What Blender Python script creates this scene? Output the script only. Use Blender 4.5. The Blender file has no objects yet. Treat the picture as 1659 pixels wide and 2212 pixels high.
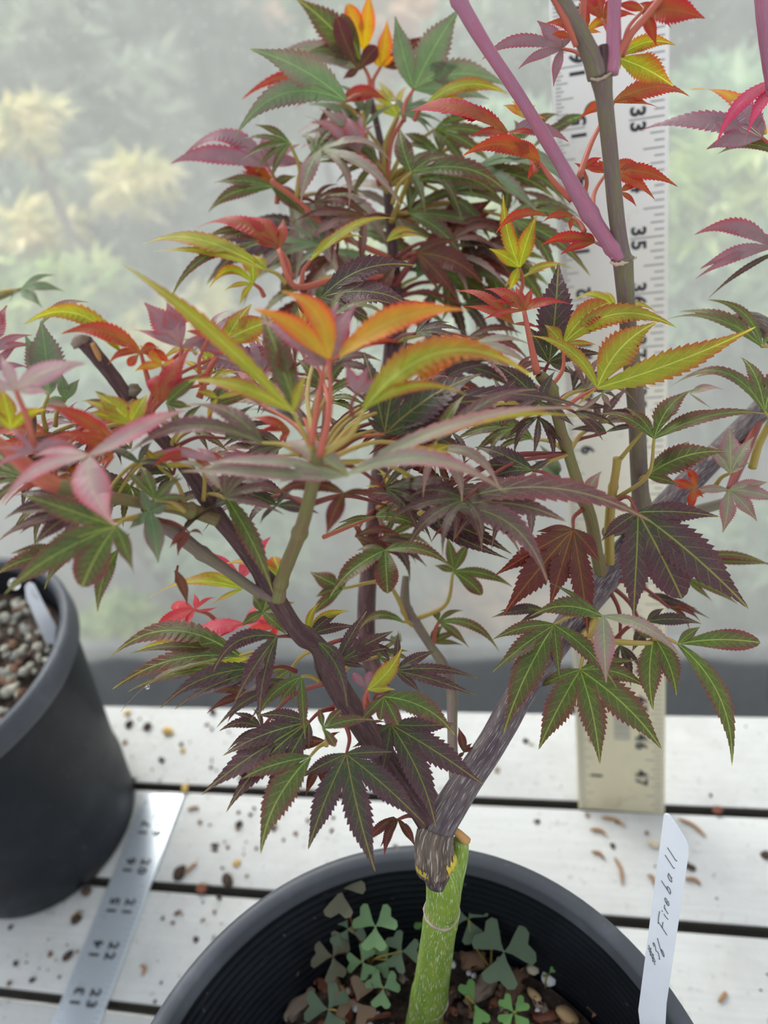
import bpy, bmesh, math, random
import numpy as np
from mathutils import Vector, Matrix
random.seed(7); rng = np.random.default_rng(7)
SC = bpy.context.scene; COL = SC.collection
IN = 0.0254
# ------------------------------------------------------------------ camera
W, H, F = 1659.0, 2212.0, 1662.66
CAM = np.array([0.0, 0.0, 17.9456])
R_ = np.array([0.97195578, 0.15027895, -0.18088172])
U_ = np.array([0.04341076, 0.64129749, 0.76606334])
D_ = np.array([-0.23112219, 0.7524319, -0.61678908])
cd = bpy.data.cameras.new('camera'); cam = bpy.data.objects.new('camera', cd); COL.objects.link(cam)
cd.sensor_fit = 'VERTICAL'; cd.sensor_height = 36; cd.sensor_width = 27; cd.lens = F * 36 / H
cd.clip_start = 0.01; cd.clip_end = 100
cam.matrix_world = Matrix(((R_[0], U_[0], -D_[0], CAM[0]*IN), (R_[1], U_[1], -D_[1], CAM[1]*IN), (R_[2], U_[2], -D_[2], CAM[2]*IN), (0, 0, 0, 1)))
cd.dof.use_dof = True; cd.dof.focus_distance = 8.9 * IN; cd.dof.aperture_fstop = cd.lens / 2.9
SC.camera = cam
# ------------------------------------------------------------------ light
wd = bpy.data.worlds.new('sky'); SC.world = wd; wd.use_nodes = True
nt = wd.node_tree; nt.nodes.clear()
o_ = nt.nodes.new('ShaderNodeOutputWorld'); b_ = nt.nodes.new('ShaderNodeBackground')
tc = nt.nodes.new('ShaderNodeTexCoord'); sx = nt.nodes.new('ShaderNodeSeparateXYZ'); cr = nt.nodes.new('ShaderNodeValToRGB')
nt.links.new(tc.outputs['Generated'], sx.inputs[0]); nt.links.new(sx.outputs[2], cr.inputs[0])
nt.links.new(cr.outputs[0], b_.inputs[0]); nt.links.new(b_.outputs[0], o_.inputs[0])
cr.color_ramp.elements[0].color = (0.93, 0.95, 0.96, 1); cr.color_ramp.elements[1].color = (0.80, 0.89, 1.0, 1)
b_.inputs[1].default_value = 1.08
sd = bpy.data.lights.new('sun', 'SUN'); sun = bpy.data.objects.new('sun', sd); COL.objects.link(sun)
sd.energy = 4.2; sd.angle = math.radians(30); sd.color = (1, 0.97, 0.92)
sun.rotation_euler = Vector((0.42, -0.62, -0.72)).to_track_quat('-Z', 'Y').to_euler()
SC.view_settings.view_transform = 'Standard'; SC.view_settings.look = 'None'
SC.view_settings.gamma = 1; SC.view_settings.use_curve_mapping = False; SC.view_settings.exposure = 0.0

# ------------------------------------------------------------------ helpers
def ray(x, y): return R_*((x-W/2)/F) - U_*((y-H/2)/F) + D_
def P(x, y, t): return CAM + ray(x, y)*t                     # point in inches at depth t
def Pz(x, y, z): d = ray(x, y); return CAM + d*((z-CAM[2])/d[2])
def Py(x, y, v): d = ray(x, y); return CAM + d*(v/d[1])
def inview(p, m=25):
    d = np.asarray(p)-CAM; z = d@D_; x = W/2+F*(d@R_)/z; y = H/2-F*(d@U_)/z
    return -m < x < W+m and -m < y < H+m
def nrm(v): return v/(np.linalg.norm(v)+1e-12)
ORG = {}
def put(o, origin=(0, 0, 0), parent=None):
    COL.objects.link(o); origin = np.array(origin, float); ORG[o.name] = origin
    if parent is not None:
        o.parent = parent; o.location = (origin-ORG[parent.name])*IN
    else: o.location = origin*IN
    return o
def props(o, label=None, cat=None, group=None, kind=None):
    for k, v in (('label', label), ('category', cat), ('group', group), ('kind', kind)):
        if v: o[k] = v
    return o
def empty(name, origin, label, cat, group=None):
    o = bpy.data.objects.new(name, None); o.empty_display_size = 0.01
    return props(put(o, origin), label, cat, group)
def mesh(name, v, f, mat, uv=None, smooth=True, uv2=None):
    """v in inches (relative), f list of index tuples, uv per vertex"""
    me = bpy.data.meshes.new(name); me.from_pydata((np.asarray(v, float)*IN).tolist(), [], f)
    if uv is not None:
        l = me.uv_layers.new(name='UVMap'); idx = np.zeros(len(me.loops), dtype=np.int32); me.loops.foreach_get('vertex_index', idx)
        l.data.foreach_set('uv', np.asarray(uv, np.float32)[idx].ravel())
    if uv2 is not None:
        l = me.uv_layers.new(name='Edge'); l.data.foreach_set('uv', np.asarray(uv2, np.float32)[idx].ravel())
    if smooth: me.polygons.foreach_set('use_smooth', [True]*len(me.polygons))
    if mat: me.materials.append(mat)
    me.update(); return me
def obj(name, v, f, mat, parent=None, origin=(0, 0, 0), uv=None, smooth=True, uv2=None):
    return put(bpy.data.objects.new(name, mesh(name, v, f, mat, uv, smooth, uv2)), origin, parent)
def catmull(pts, n):
    p = np.array(pts, float)
    if len(p) == 2: return p[0]+(p[1]-p[0])*np.linspace(0, 1, n)[:, None]
    q = np.vstack([2*p[0]-p[1], p, 2*p[-1]-p[-2]]); out = []
    for s in np.linspace(0, len(p)-1-1e-9, n):
        i = int(s); t = s-i; a, b, c, d = q[i:i+4]
        out.append(.5*((2*b)+(c-a)*t+(2*a-5*b+4*c-d)*t*t+(3*b-a-3*c+d)*t**3))
    return np.array(out)
def tube_geo(pts, rad, sides=8, cap=True):
    pts = np.asarray(pts, float); n = len(pts); T = np.gradient(pts, axis=0); T /= np.linalg.norm(T, axis=1)[:, None]+1e-12
    nn = nrm(np.cross(T[0], [0.3, 0.9, 0.2])); V = []; UV = []; L = 0
    ang = np.linspace(0, 2*math.pi, sides, endpoint=False)
    for i in range(n):
        nn = nrm(nn - T[i]*(nn@T[i])); bb = np.cross(T[i], nn)
        if i: L += np.linalg.norm(pts[i]-pts[i-1])
        for a in ang:
            V.append(pts[i]+rad[i]*(math.cos(a)*nn+math.sin(a)*bb)); UV.append((a/(2*math.pi), L))
    Fc = [(i*sides+j, i*sides+(j+1) % sides, (i+1)*sides+(j+1) % sides, (i+1)*sides+j) for i in range(n-1) for j in range(sides)]
    if cap:
        Fc.append(tuple(range(sides-1, -1, -1))); Fc.append(tuple((n-1)*sides+j for j in range(sides)))
    return np.array(V), Fc, UV
def box_geo(c, s, bev=0.0):
    bm = bmesh.new(); bmesh.ops.create_cube(bm, size=1)
    for v in bm.verts: v.co = Vector((v.co.x*s[0]+c[0], v.co.y*s[1]+c[1], v.co.z*s[2]+c[2]))
    if bev: bmesh.ops.bevel(bm, geom=bm.edges[:], offset=bev, segments=2, affect='EDGES', profile=.6)
    bm.verts.index_update(); V = np.array([v.co[:] for v in bm.verts]); Fc = [tuple(v.index for v in f.verts) for f in bm.faces]; bm.free()
    return V, Fc
def lathe_geo(prof, n=96, c=(0, 0)):
    V = []; Fc = []; m = len(prof)
    for i in range(n):
        a = 2*math.pi*i/n
        for r, z in prof: V.append((c[0]+r*math.cos(a), c[1]+r*math.sin(a), z))
    for i in range(n):
        for j in range(m-1):
            a, b = i*m+j, ((i+1) % n)*m+j
            Fc.append((a, b, b+1, a+1))
    return np.array(V), Fc
def join(geos):
    V = []; Fc = []; UV = []; k = 0
    for g in geos:
        V.append(g[0]); Fc += [tuple(i+k for i in f) for f in g[1]]; k += len(g[0])
        if len(g) > 2: UV += list(g[2])
    return np.vstack(V), Fc, (UV if UV else None)
ICO = None
def pebble_geo(size, jit=.25):
    global ICO
    if ICO is None:
        bm = bmesh.new(); bmesh.ops.create_icosphere(bm, subdivisions=2, radius=1); bm.verts.index_update()
        ICO = (np.array([v.co[:] for v in bm.verts]), [tuple(v.index for v in f.verts) for f in bm.faces]); bm.free()
    V = ICO[0]; k = rng.normal(size=(5, 3)); d = np.ones(len(V))
    for a in k: d += jit*np.clip(V@nrm(a)-.35, 0, 1)*rng.choice([-1.1, .7])
    V = V*d[:, None]*(1+rng.normal(size=(len(V), 1))*jit*.12)
    return V*np.array(size), ICO[1]
def chip_geo(l, w, h):
    V, Fc = box_geo((0, 0, 0), (l, w, h)); bm = bmesh.new()
    vs = [bm.verts.new(v) for v in V]; [bm.faces.new([vs[i] for i in f]) for f in Fc]
    bmesh.ops.subdivide_edges(bm, edges=bm.edges[:], cuts=2, use_grid_fill=True)
    for v in bm.verts:
        e = abs(v.co.x)/(l/2)
        v.co.y *= 1-.75*e*random.random()-.1; v.co.z *= 1-.3*e
        v.co += Vector((random.gauss(0, l*.06), random.gauss(0, w*.11), random.gauss(0, h*.24)))
    bm.verts.index_update(); V = np.array([v.co[:] for v in bm.verts]); Fc = [tuple(v.index for v in f.verts) for f in bm.faces]; bm.free()
    return V, Fc
def rot_geo(V, e):
    return np.asarray(V)@np.array(Matrix.Rotation(e[2], 3, 'Z')@Matrix.Rotation(e[1], 3, 'Y')@Matrix.Rotation(e[0], 3, 'X')).T

# ------------------------------------------------------------------ materials
class N:
    def __init__(s, name):
        s.m = bpy.data.materials.new(name); s.m.use_nodes = True; s.t = s.m.node_tree; s.t.nodes.clear()
        s.out = s.t.nodes.new('ShaderNodeOutputMaterial')
    def n(s, typ, ins=None, **kw):
        nd = s.t.nodes.new('ShaderNode'+typ)
        for k, v in kw.items(): setattr(nd, k, v)
        for k, v in (ins or {}).items():
            if hasattr(v, 'node'): s.t.links.new(v, nd.inputs[k])
            else: nd.inputs[k].default_value = v
        return nd
    def math(s, op, a, b=0.0, c=0.0, clamp=False): 
        nd = s.n('Math', {0: a, 1: b, 2: c}, operation=op); nd.use_clamp = clamp; return nd.outputs[0]
    def mix(s, fac, a, b, mode='MIX'):
        nd = s.t.nodes.new('ShaderNodeMix'); nd.data_type = 'RGBA'; nd.blend_type = mode
        for i, v in ((0, fac), (6, a), (7, b)):
            if hasattr(v, 'node'): s.t.links.new(v, nd.inputs[i])
            elif i == 0: nd.inputs[0].default_value = v
            else: nd.inputs[i].default_value = (*v[:3], 1)
        return nd.outputs[2]
    def ramp(s, fac, stops):
        nd = s.n('ValToRGB', {0: fac}); e = nd.color_ramp.elements
        while len(e) < len(stops): e.new(.5)
        for k, (p, c) in enumerate(stops): e[k].position = p; e[k].color = (*c, 1) if len(c) == 3 else c
        return nd.outputs[0]
    def smooth(s, v, a, b):
        nd = s.n('MapRange', {0: v, 1: a, 2: b, 3: 0.0, 4: 1.0}, interpolation_type='SMOOTHSTEP'); return nd.outputs[0]
    def noise(s, vec, scale, detail=3, rough=.5): return s.n('TexNoise', {'Vector': vec, 'Scale': scale, 'Detail': detail, 'Roughness': rough})
    def bsdf(s, **ins): return s.n('BsdfPrincipled', {k.replace('_', ' '): v for k, v in ins.items()})
    def done(s, sh): s.t.links.new(sh.outputs[0], s.out.inputs[0]); return s.m
def plain(name, col, rough=.6, var=.25, scale=60, bump=0.0, spec=.4):
    m = N(name); c = m.n('TexCoord').outputs['Object']; ns = m.noise(c, scale, 4)
    oi = m.n('ObjectInfo').outputs['Random']
    k = m.math('MULTIPLY_ADD', ns.outputs[0], 2*var, 1-var); k = m.math('MULTIPLY', k, m.math('MULTIPLY_ADD', oi, var, 1-var/2))
    hs = m.n('HueSaturation', {'Value': k, 'Color': (*col, 1)})
    b = m.bsdf(Base_Color=hs.outputs[0], Roughness=rough); b.inputs['Specular IOR Level'].default_value = spec
    if bump:
        bp = m.n('Bump', {'Height': ns.outputs[0], 'Strength': bump, 'Distance': .002}); m.t.links.new(bp.outputs[0], b.inputs['Normal'])
    return m.done(b)

def leaf_mat(name, cen, mid, edge, vein, rough=.36, trans=.35, tcol=None, tip=None):
    """UV: u = signed lateral position (0.5 = midrib, in units of the lobe's widest half width), v = along the lobe"""
    m = N(name); uv = m.n('UVMap', uv_map='UVMap').outputs[0]; s = m.n('SeparateXYZ', {0: uv}); u, v = s.outputs[0], s.outputs[1]
    lat = m.math('ABSOLUTE', m.math('MULTIPLY_ADD', u, 2.0, -1.0))
    oc = m.n('TexCoord').outputs['Object']; rnd = m.n('ObjectInfo').outputs['Random']
    oc2 = m.n('VectorMath', {0: oc, 1: m.n('CombineXYZ', {0: rnd, 1: rnd, 2: rnd}).outputs[0]}, operation='ADD').outputs[0]
    nz = m.noise(oc2, 55, 4, .6).outputs[0]
    d = m.math('ADD', m.math('MULTIPLY', lat, .48), m.math('MULTIPLY', v, .55)); d = m.math('ADD', d, m.math('MULTIPLY_ADD', nz, .5, -.25))
    d = m.math('ADD', d, m.math('MULTIPLY_ADD', rnd, .3, -.15))
    tip = tip or edge
    c = m.ramp(d, [(.08, cen), (.44, mid), (.76, edge), (.97, tip)])
    rel = m.math('ABSOLUTE', m.n('SeparateXYZ', {0: m.n('UVMap', uv_map='Edge').outputs[0]}).outputs[0])
    c = m.mix(m.math('MULTIPLY', m.smooth(m.math('ADD', rel, m.math('MULTIPLY_ADD', nz, .3, -.15)), .66, 1.0), m.math('MULTIPLY_ADD', v, .75, .15, True)), c, tip)
    # veins
    sv = m.math('FRACT', m.math('SUBTRACT', m.math('MULTIPLY', v, 9.0), m.math('MULTIPLY', lat, 1.7)))
    sv = m.math('ABSOLUTE', m.math('SUBTRACT', sv, .5)); sv = m.math('SUBTRACT', 1.0, m.smooth(sv, .0, .09))
    sv = m.math('MULTIPLY', sv, m.math('SUBTRACT', 1.0, m.smooth(lat, .3, .95)))
    mr = m.math('SUBTRACT', 1.0, m.smooth(lat, .02, .075))
    vo = m.n('TexVoronoi', {'Vector': oc, 'Scale': 900.0}, feature='DISTANCE_TO_EDGE').outputs['Distance']
    net = m.math('SUBTRACT', 1.0, m.smooth(vo, .02, .12))
    vm = m.math('MAXIMUM', m.math('MULTIPLY', mr, .9), m.math('MULTIPLY', sv, .42)); vm = m.math('MAXIMUM', vm, m.math('MULTIPLY', net, .10))
    c = m.mix(vm, c, vein)
    k = m.math('MULTIPLY_ADD', m.noise(oc2, 160, 2).outputs[0], .5, .75)
    c = m.n('HueSaturation', {'Value': k, 'Color': c, 'Hue': m.math('MULTIPLY_ADD', rnd, .03, .485)}).outputs[0]
    bp = m.n('Bump', {'Height': m.math('ADD', m.math('MULTIPLY', vm, -1.0), nz), 'Strength': .35, 'Distance': .0008}).outputs[0]
    b = m.bsdf(Base_Color=c, Roughness=rough, Normal=bp); b.inputs['Specular IOR Level'].default_value = .36
    if tcol is None: tc_ = m.n('HueSaturation', {'Value': 1.7, 'Saturation': 1.25, 'Color': c}).outputs[0]
    else: tc_ = m.mix(.5, m.n('HueSaturation', {'Value': 1.6, 'Saturation': 1.2, 'Color': c}).outputs[0], tcol)
    tr = m.n('BsdfTranslucent', {'Color': tc_})
    return m.done(m.n('MixShader', {0: trans, 1: b.outputs[0], 2: tr.outputs[0]}))
LM = {
 'D': leaf_mat('leaf_dark_purple', (.034, .066, .024), (.066, .036, .042), (.090, .028, .044), (.26, .22, .065), .40, .22),
 'M': leaf_mat('leaf_maroon', (.085, .060, .020), (.105, .028, .022), (.115, .022, .024), (.30, .10, .04), .42, .25),
 'G': leaf_mat('leaf_green_bronze', (.066, .125, .026), (.092, .098, .034), (.125, .048, .040), (.30, .35, .09), .38, .32, None, (.24, .05, .06)),
 'F': leaf_mat('leaf_fresh_green', (.115, .19, .085), (.15, .20, .11), (.18, .16, .12), (.22, .30, .14), .45, .35, None, (.22, .09, .10)),
 'Y': leaf_mat('leaf_yellow_green', (.30, .36, .030), (.33, .31, .035), (.38, .14, .035), (.58, .60, .15), .45, .45, None, (.50, .07, .05)),
 'O': leaf_mat('leaf_orange', (.50, .36, .035), (.58, .27, .035), (.62, .11, .045), (.62, .42, .08), .45, .45, None, (.68, .06, .06)),
 'R': leaf_mat('leaf_red', (.30, .125, .030), (.36, .065, .030), (.44, .030, .042), (.40, .12, .05), .42, .40, None, (.50, .02, .04)),
 'X': leaf_mat('leaf_crimson', (.55, .15, .16), (.58, .10, .13), (.60, .06, .09), (.55, .12, .14), .42, .40, None, (.55, .02, .04)),
 'P': leaf_mat('leaf_lilac_pink', (.23, .18, .18), (.27, .16, .19), (.34, .10, .13), (.40, .15, .15), .36, .25, None, (.46, .06, .10)),
 'T': leaf_mat('leaf_pale_pink', (.42, .34, .29), (.44, .28, .30), (.46, .18, .23), (.48, .36, .26), .34, .28, None, (.50, .10, .16)),
 'N': leaf_mat('leaf_bronze_purple', (.085, .105, .045), (.125, .070, .068), (.165, .058, .070), (.32, .25, .13), .36, .24, None, (.26, .06, .09)),
 'S': leaf_mat('leaf_silvery_bronze', (.20, .24, .14), (.25, .20, .17), (.31, .15, .16), (.38, .36, .18), .36, .28, None, (.40, .10, .14)),
 'B': leaf_mat('leaf_withered', (.14, .05, .03), (.16, .045, .03), (.12, .03, .02), (.25, .10, .05), .5, .15),
}
def stem_mat(name, a, b, fleck=None, scale=900, rough=.45, flk=(.5, .58)):
    m = N(name); uv = m.n('UVMap', uv_map='UVMap').outputs[0]; oc = m.n('TexCoord').outputs['Object']
    s = m.n('SeparateXYZ', {0: uv}); ang = m.math('MULTIPLY', s.outputs[0], 2*math.pi)
    vec = m.n('CombineXYZ', {0: m.math('COSINE', ang), 1: m.math('SINE', ang), 2: m.math('MULTIPLY', s.outputs[1], .9)}).outputs[0]
    n1 = m.noise(vec, 2.2, 4); c = m.mix(m.smooth(n1.outputs[0], .35, .65), a, b)
    h = n1.outputs[0]
    if fleck:
        v2 = m.n('VectorMath', {0: vec, 1: (1.0, 1.0, .42)}, operation='MULTIPLY').outputs[0]
        n2 = m.noise(v2, 17.0, 2, .4).outputs[0]; c = m.mix(m.math('MULTIPLY', m.smooth(n2, *flk), .6), c, fleck); h = n2
    bp = m.n('Bump', {'Height': h, 'Strength': .4, 'Distance': .0006}).outputs[0]
    b = m.bsdf(Base_Color=c, Roughness=rough, Normal=bp); b.inputs['Specular IOR Level'].default_value = .3
    return m.done(b)
BARK = stem_mat('bark_graft_grey', (.075, .052, .042), (.17, .125, .095), (.50, .47, .42), flk=(.57, .63))
BARKR = stem_mat('bark_right_limb', (.070, .045, .060), (.13, .098, .10), (.42, .42, .38), flk=(.56, .66))
BARKD = stem_mat('bark_dark_maroon', (.055, .022, .026), (.095, .045, .045), (.22, .17, .16), flk=(.62, .68))
STEMG = stem_mat('stem_green_bronze', (.17, .18, .055), (.20, .12, .065), (.24, .20, .16), flk=(.60, .66))
STEMGR = stem_mat('stem_grey_green', (.16, .15, .075), (.165, .105, .115), (.26, .21, .17), flk=(.58, .68))
STEMP = stem_mat('stem_pink', (.42, .13, .20), (.34, .16, .25), (.48, .26, .28), flk=(.60, .68))
STEMR = stem_mat('stem_red', (.46, .09, .075), (.42, .14, .07))
STEMY = stem_mat('stem_yellow_green', (.36, .32, .07), (.38, .22, .07))
STEMM = stem_mat('stem_maroon', (.18, .035, .035), (.24, .06, .045))
ROOT = stem_mat('rootstock_green', (.19, .31, .046), (.26, .36, .06), (.72, .72, .62), flk=(.60, .625))
LYING = []
# ------------------------------------------------------------------ setting: ground, film wall, bench
def mat_ground():
    m = N('weed_cloth'); c = m.n('TexCoord').outputs['Object']
    n1 = m.noise(c, 5, 5, .6).outputs[0]; n2 = m.noise(c, 90, 2).outputs[0]
    col = m.mix(m.smooth(n1, .35, .7), (.030, .034, .042), (.075, .080, .092)); col = m.mix(m.smooth(n2, .62, .72), col, (.16, .11, .08))
    return m.done(m.bsdf(Base_Color=col, Roughness=.8))
GZ = -30.0
g = obj('ground', [(-500, 28, GZ), (500, 28, GZ), (500, 700, GZ), (-500, 700, GZ)], [(0, 1, 2, 3)], mat_ground(), smooth=False)
fl = obj('floor', [(-160, -200, GZ), (160, -200, GZ), (160, 28, GZ), (-160, 28, GZ)], [(0, 1, 2, 3)], plain('pale_bounce_floor', (.46, .45, .43), .9, .3, 40), smooth=False)  # floor out of view, made pale to bounce light onto stake and trunk
props(fl, 'unseen greenhouse floor under the bench, made pale to bounce light up', kind='structure')
props(g, 'dark grey ground cloth outside behind the film', kind='structure')

def mat_film():
    m = N('greenhouse_film'); c = m.n('TexCoord').outputs['Object']
    n1 = m.noise(c, 24, 5, .65).outputs[0]
    vec = m.n('VectorMath', {0: c, 1: (1.0, 1.0, .12)}, operation='MULTIPLY').outputs[0]
    n3 = m.noise(vec, 40, 3).outputs[0]
    sp = m.n('TexVoronoi', {'Vector': c, 'Scale': 130.0}).outputs['Distance']
    dots = m.math('SUBTRACT', 1.0, m.smooth(sp, .06, .16))
    haze = m.math('ADD', .26, m.math('MULTIPLY', m.math('ADD', n1, n3), .10)); haze = m.math('ADD', haze, m.math('MULTIPLY', dots, .22))
    bp = m.n('Bump', {'Height': m.noise(c, 30, 2).outputs[0], 'Strength': .25, 'Distance': .004}).outputs[0]
    rf = m.n('BsdfRefraction', {'Color': (.95, .97, .95, 1), 'Roughness': .19, 'IOR': 1.08, 'Normal': bp})
    tr = m.n('BsdfTranslucent', {'Color': (.93, .95, .92, 1)}); df = m.n('BsdfDiffuse', {'Color': (.85, .87, .86, 1)})
    td = m.n('MixShader', {0: .18, 1: tr.outputs[0], 2: df.outputs[0]})
    mx = m.n('MixShader', {0: haze, 1: rf.outputs[0], 2: td.outputs[0]})
    gl = m.n('BsdfGlossy', {'Color': (1, 1, 1, 1), 'Roughness': .35})
    return m.done(m.n('MixShader', {0: .04, 1: mx.outputs[0], 2: gl.outputs[0]}))
def film_y(z): return 28.0
nx, nz = 90, 50; V = []
for j in range(nz+1):
    z = GZ + (44-GZ)*j/nz
    for i in range(nx+1):
        x = -75+150*i/nx
        V.append((x, film_y(z)+.10*math.sin(x*.55+z*.13)+.06*math.sin(x*1.3-z*.31+1), z))
Fc = [(j*(nx+1)+i, j*(nx+1)+i+1, (j+1)*(nx+1)+i+1, (j+1)*(nx+1)+i) for j in range(nz) for i in range(nx)]
props(obj('wall_back', V, Fc, mat_film()), 'hazy translucent greenhouse film stretched behind the bench', kind='structure')

V, Fc = box_geo((0, 0, 0), (150, 1.0, 14.5), .1)
props(obj('trim_1', V, Fc, plain('slate_kickboard', (.075, .083, .10), .8, .3, 30), None, (0, 29.0, GZ+7.25)), 'dark slate kickboard along the foot of the film', kind='structure')
def mat_board():
    m = N('white_board'); c = m.n('TexCoord').outputs['Object']; r = m.n('ObjectInfo').outputs['Random']
    c2 = m.n('VectorMath', {0: c, 1: m.n('CombineXYZ', {0: r, 1: 0.0, 2: r}).outputs[0]}, operation='ADD').outputs[0]
    gr = m.n('VectorMath', {0: c2, 1: (.06, 1, 1)}, operation='MULTIPLY').outputs[0]
    g1 = m.noise(gr, 420, 4, .6).outputs[0]; st = m.noise(c2, 16, 5, .65).outputs[0]; fs = m.noise(c2, 210, 3, .6).outputs[0]
    col = m.mix(m.smooth(g1, .3, .75), (.635, .635, .62), (.58, .58, .565)); col = m.mix(m.math('MULTIPLY', m.smooth(st, .42, .72), .6), col, (.47, .465, .44))
    sp2 = m.noise(c2, 130, 2, .5).outputs[0]
    col = m.mix(m.math('MULTIPLY', m.smooth(fs, .60, .72), .5), col, (.36, .35, .33)); col = m.mix(m.math('MULTIPLY', m.smooth(sp2, .70, .76), .5), col, (.30, .24, .18))
    v1 = m.n('TexVoronoi', {'Vector': m.n('VectorMath', {0: c2, 1: m.noise(c2, 60, 3).outputs[1]}, operation='ADD').outputs[0], 'Scale': 95.0}).outputs['Distance']
    col = m.mix(m.math('MULTIPLY', m.math('SUBTRACT', 1.0, m.smooth(v1, .05, .20)), m.math('MULTIPLY', m.smooth(m.noise(c2, 22, 2).outputs[0], .42, .62), .55)), col, (.30, .27, .23))
    bp = m.n('Bump', {'Height': g1, 'Strength': .2, 'Distance': .0006}).outputs[0]
    b = m.bsdf(Base_Color=col, Roughness=.62, Normal=bp); b.inputs['Specular IOR Level'].default_value = .25
    return m.done(b)
BM = mat_board(); BSIDE = plain('shaded_board_edge', (.075, .068, .055), .85)  # board sides coloured dark to stand in for shade in the gaps
bench = empty('slatted_bench', (0, 0, GZ), 'long potting bench of white boards with dark gaps under the pots', 'bench')
T0, TS = 12.93, 2.6646
for k in range(9):
    y1 = T0-k*TS-(.11 if k else 0); y0 = T0-(k+1)*TS+.11; cy = (y0+y1)/2
    V, Fc = box_geo((0, 0, 0), (86, y1-y0, .8), .05)
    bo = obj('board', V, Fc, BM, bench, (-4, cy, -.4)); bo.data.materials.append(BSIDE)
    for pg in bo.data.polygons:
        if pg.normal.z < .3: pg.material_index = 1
wood = plain('weathered_frame_wood', (.20, .16, .12), .8)
for x in (-42, -4, 34):
    V, Fc = box_geo((0, 0, 0), (2, 23, 3.0), .08); obj('crossbeam', V, Fc, wood, bench, (x, 1, -2.32))
for x in (-42, 34):
    for y in (-8, 10):
        V, Fc = box_geo((0, 0, 0), (2, 2, 26.2), .08); obj('leg', V, Fc, wood, bench, (x, y, GZ+13.1))

# ------------------------------------------------------------------ planting beyond the film
def foliage_geo(n, spread, size, flat=.45):
    c = rng.normal(size=(n, 3)); c /= np.linalg.norm(c, axis=1)[:, None]; c *= rng.random((n, 1))**.4; c *= np.array(spread)
    c[:, 2] += .12*np.sin(c[:, 0]*.7)*spread[2]
    V = []; Fc = []; k = 0
    for i in range(n):
        a = rng.normal(size=3); a[2] *= flat; a = nrm(a); nn = nrm(np.array([0, -.45, 1])+rng.normal(size=3)*.55); b = nrm(np.cross(nn, a)); a = np.cross(b, nn)
        s = size*(.6+.8*rng.random()); bend = -.25*s
        for q in (-1.5, -.75, 0, .75, 1.5):
            d = math.cos(q)*a+math.sin(q)*b; e = math.cos(q+1.57)*a+math.sin(q+1.57)*b; L = s*(1-.16*abs(q)); m_ = c[i]+d*L*.45
            V += [c[i], m_+e*L*.15, c[i]+d*L+nn*bend, m_-e*L*.15]; Fc += [(k, k+1, k+2), (k, k+2, k+3)]; k += 4
    return np.array(V), Fc
def fol_mat(name, cols):
    m = N(name); c = m.n('TexCoord').outputs['Object']; n1 = m.noise(c, 14, 3, .6).outputs[0]; g = m.n('NewGeometry').outputs['Random Per Island']
    f = m.math('ADD', m.math('MULTIPLY', n1, .6), m.math('MULTIPLY', g, .4)); col = m.ramp(f, [(.30, cols[0]), (.5, cols[1]), (.68, cols[2])])
    b = m.bsdf(Base_Color=col, Roughness=.5); t = m.n('BsdfTranslucent', {'Color': m.n('HueSaturation', {'Value': 1.5, 'Color': col}).outputs[0]})
    return m.done(m.n('MixShader', {0: .4, 1: b.outputs[0], 2: t.outputs[0]}))
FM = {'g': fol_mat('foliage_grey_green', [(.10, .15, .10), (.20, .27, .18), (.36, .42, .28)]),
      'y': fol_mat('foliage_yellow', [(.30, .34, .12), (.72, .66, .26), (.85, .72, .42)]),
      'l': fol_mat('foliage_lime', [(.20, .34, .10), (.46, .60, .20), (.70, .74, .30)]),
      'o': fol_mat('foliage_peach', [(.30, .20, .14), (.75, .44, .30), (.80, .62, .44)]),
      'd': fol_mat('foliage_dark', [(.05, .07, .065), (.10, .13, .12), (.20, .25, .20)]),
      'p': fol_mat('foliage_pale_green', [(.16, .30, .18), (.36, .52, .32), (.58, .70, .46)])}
fstem = plain('shrub_stem', (.10, .07, .05), .8)
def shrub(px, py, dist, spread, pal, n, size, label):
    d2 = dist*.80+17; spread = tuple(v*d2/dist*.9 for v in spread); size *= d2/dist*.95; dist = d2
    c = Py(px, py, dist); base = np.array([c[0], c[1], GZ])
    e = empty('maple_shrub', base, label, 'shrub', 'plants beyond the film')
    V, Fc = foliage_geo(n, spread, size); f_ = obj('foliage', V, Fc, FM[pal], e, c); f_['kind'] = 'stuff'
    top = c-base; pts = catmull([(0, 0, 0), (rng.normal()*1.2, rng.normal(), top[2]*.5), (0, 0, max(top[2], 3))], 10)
    V, Fc, UV = tube_geo(pts, np.linspace(.6, .25, 10), 7); obj('stem', V, Fc, fstem, e, base)
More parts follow.
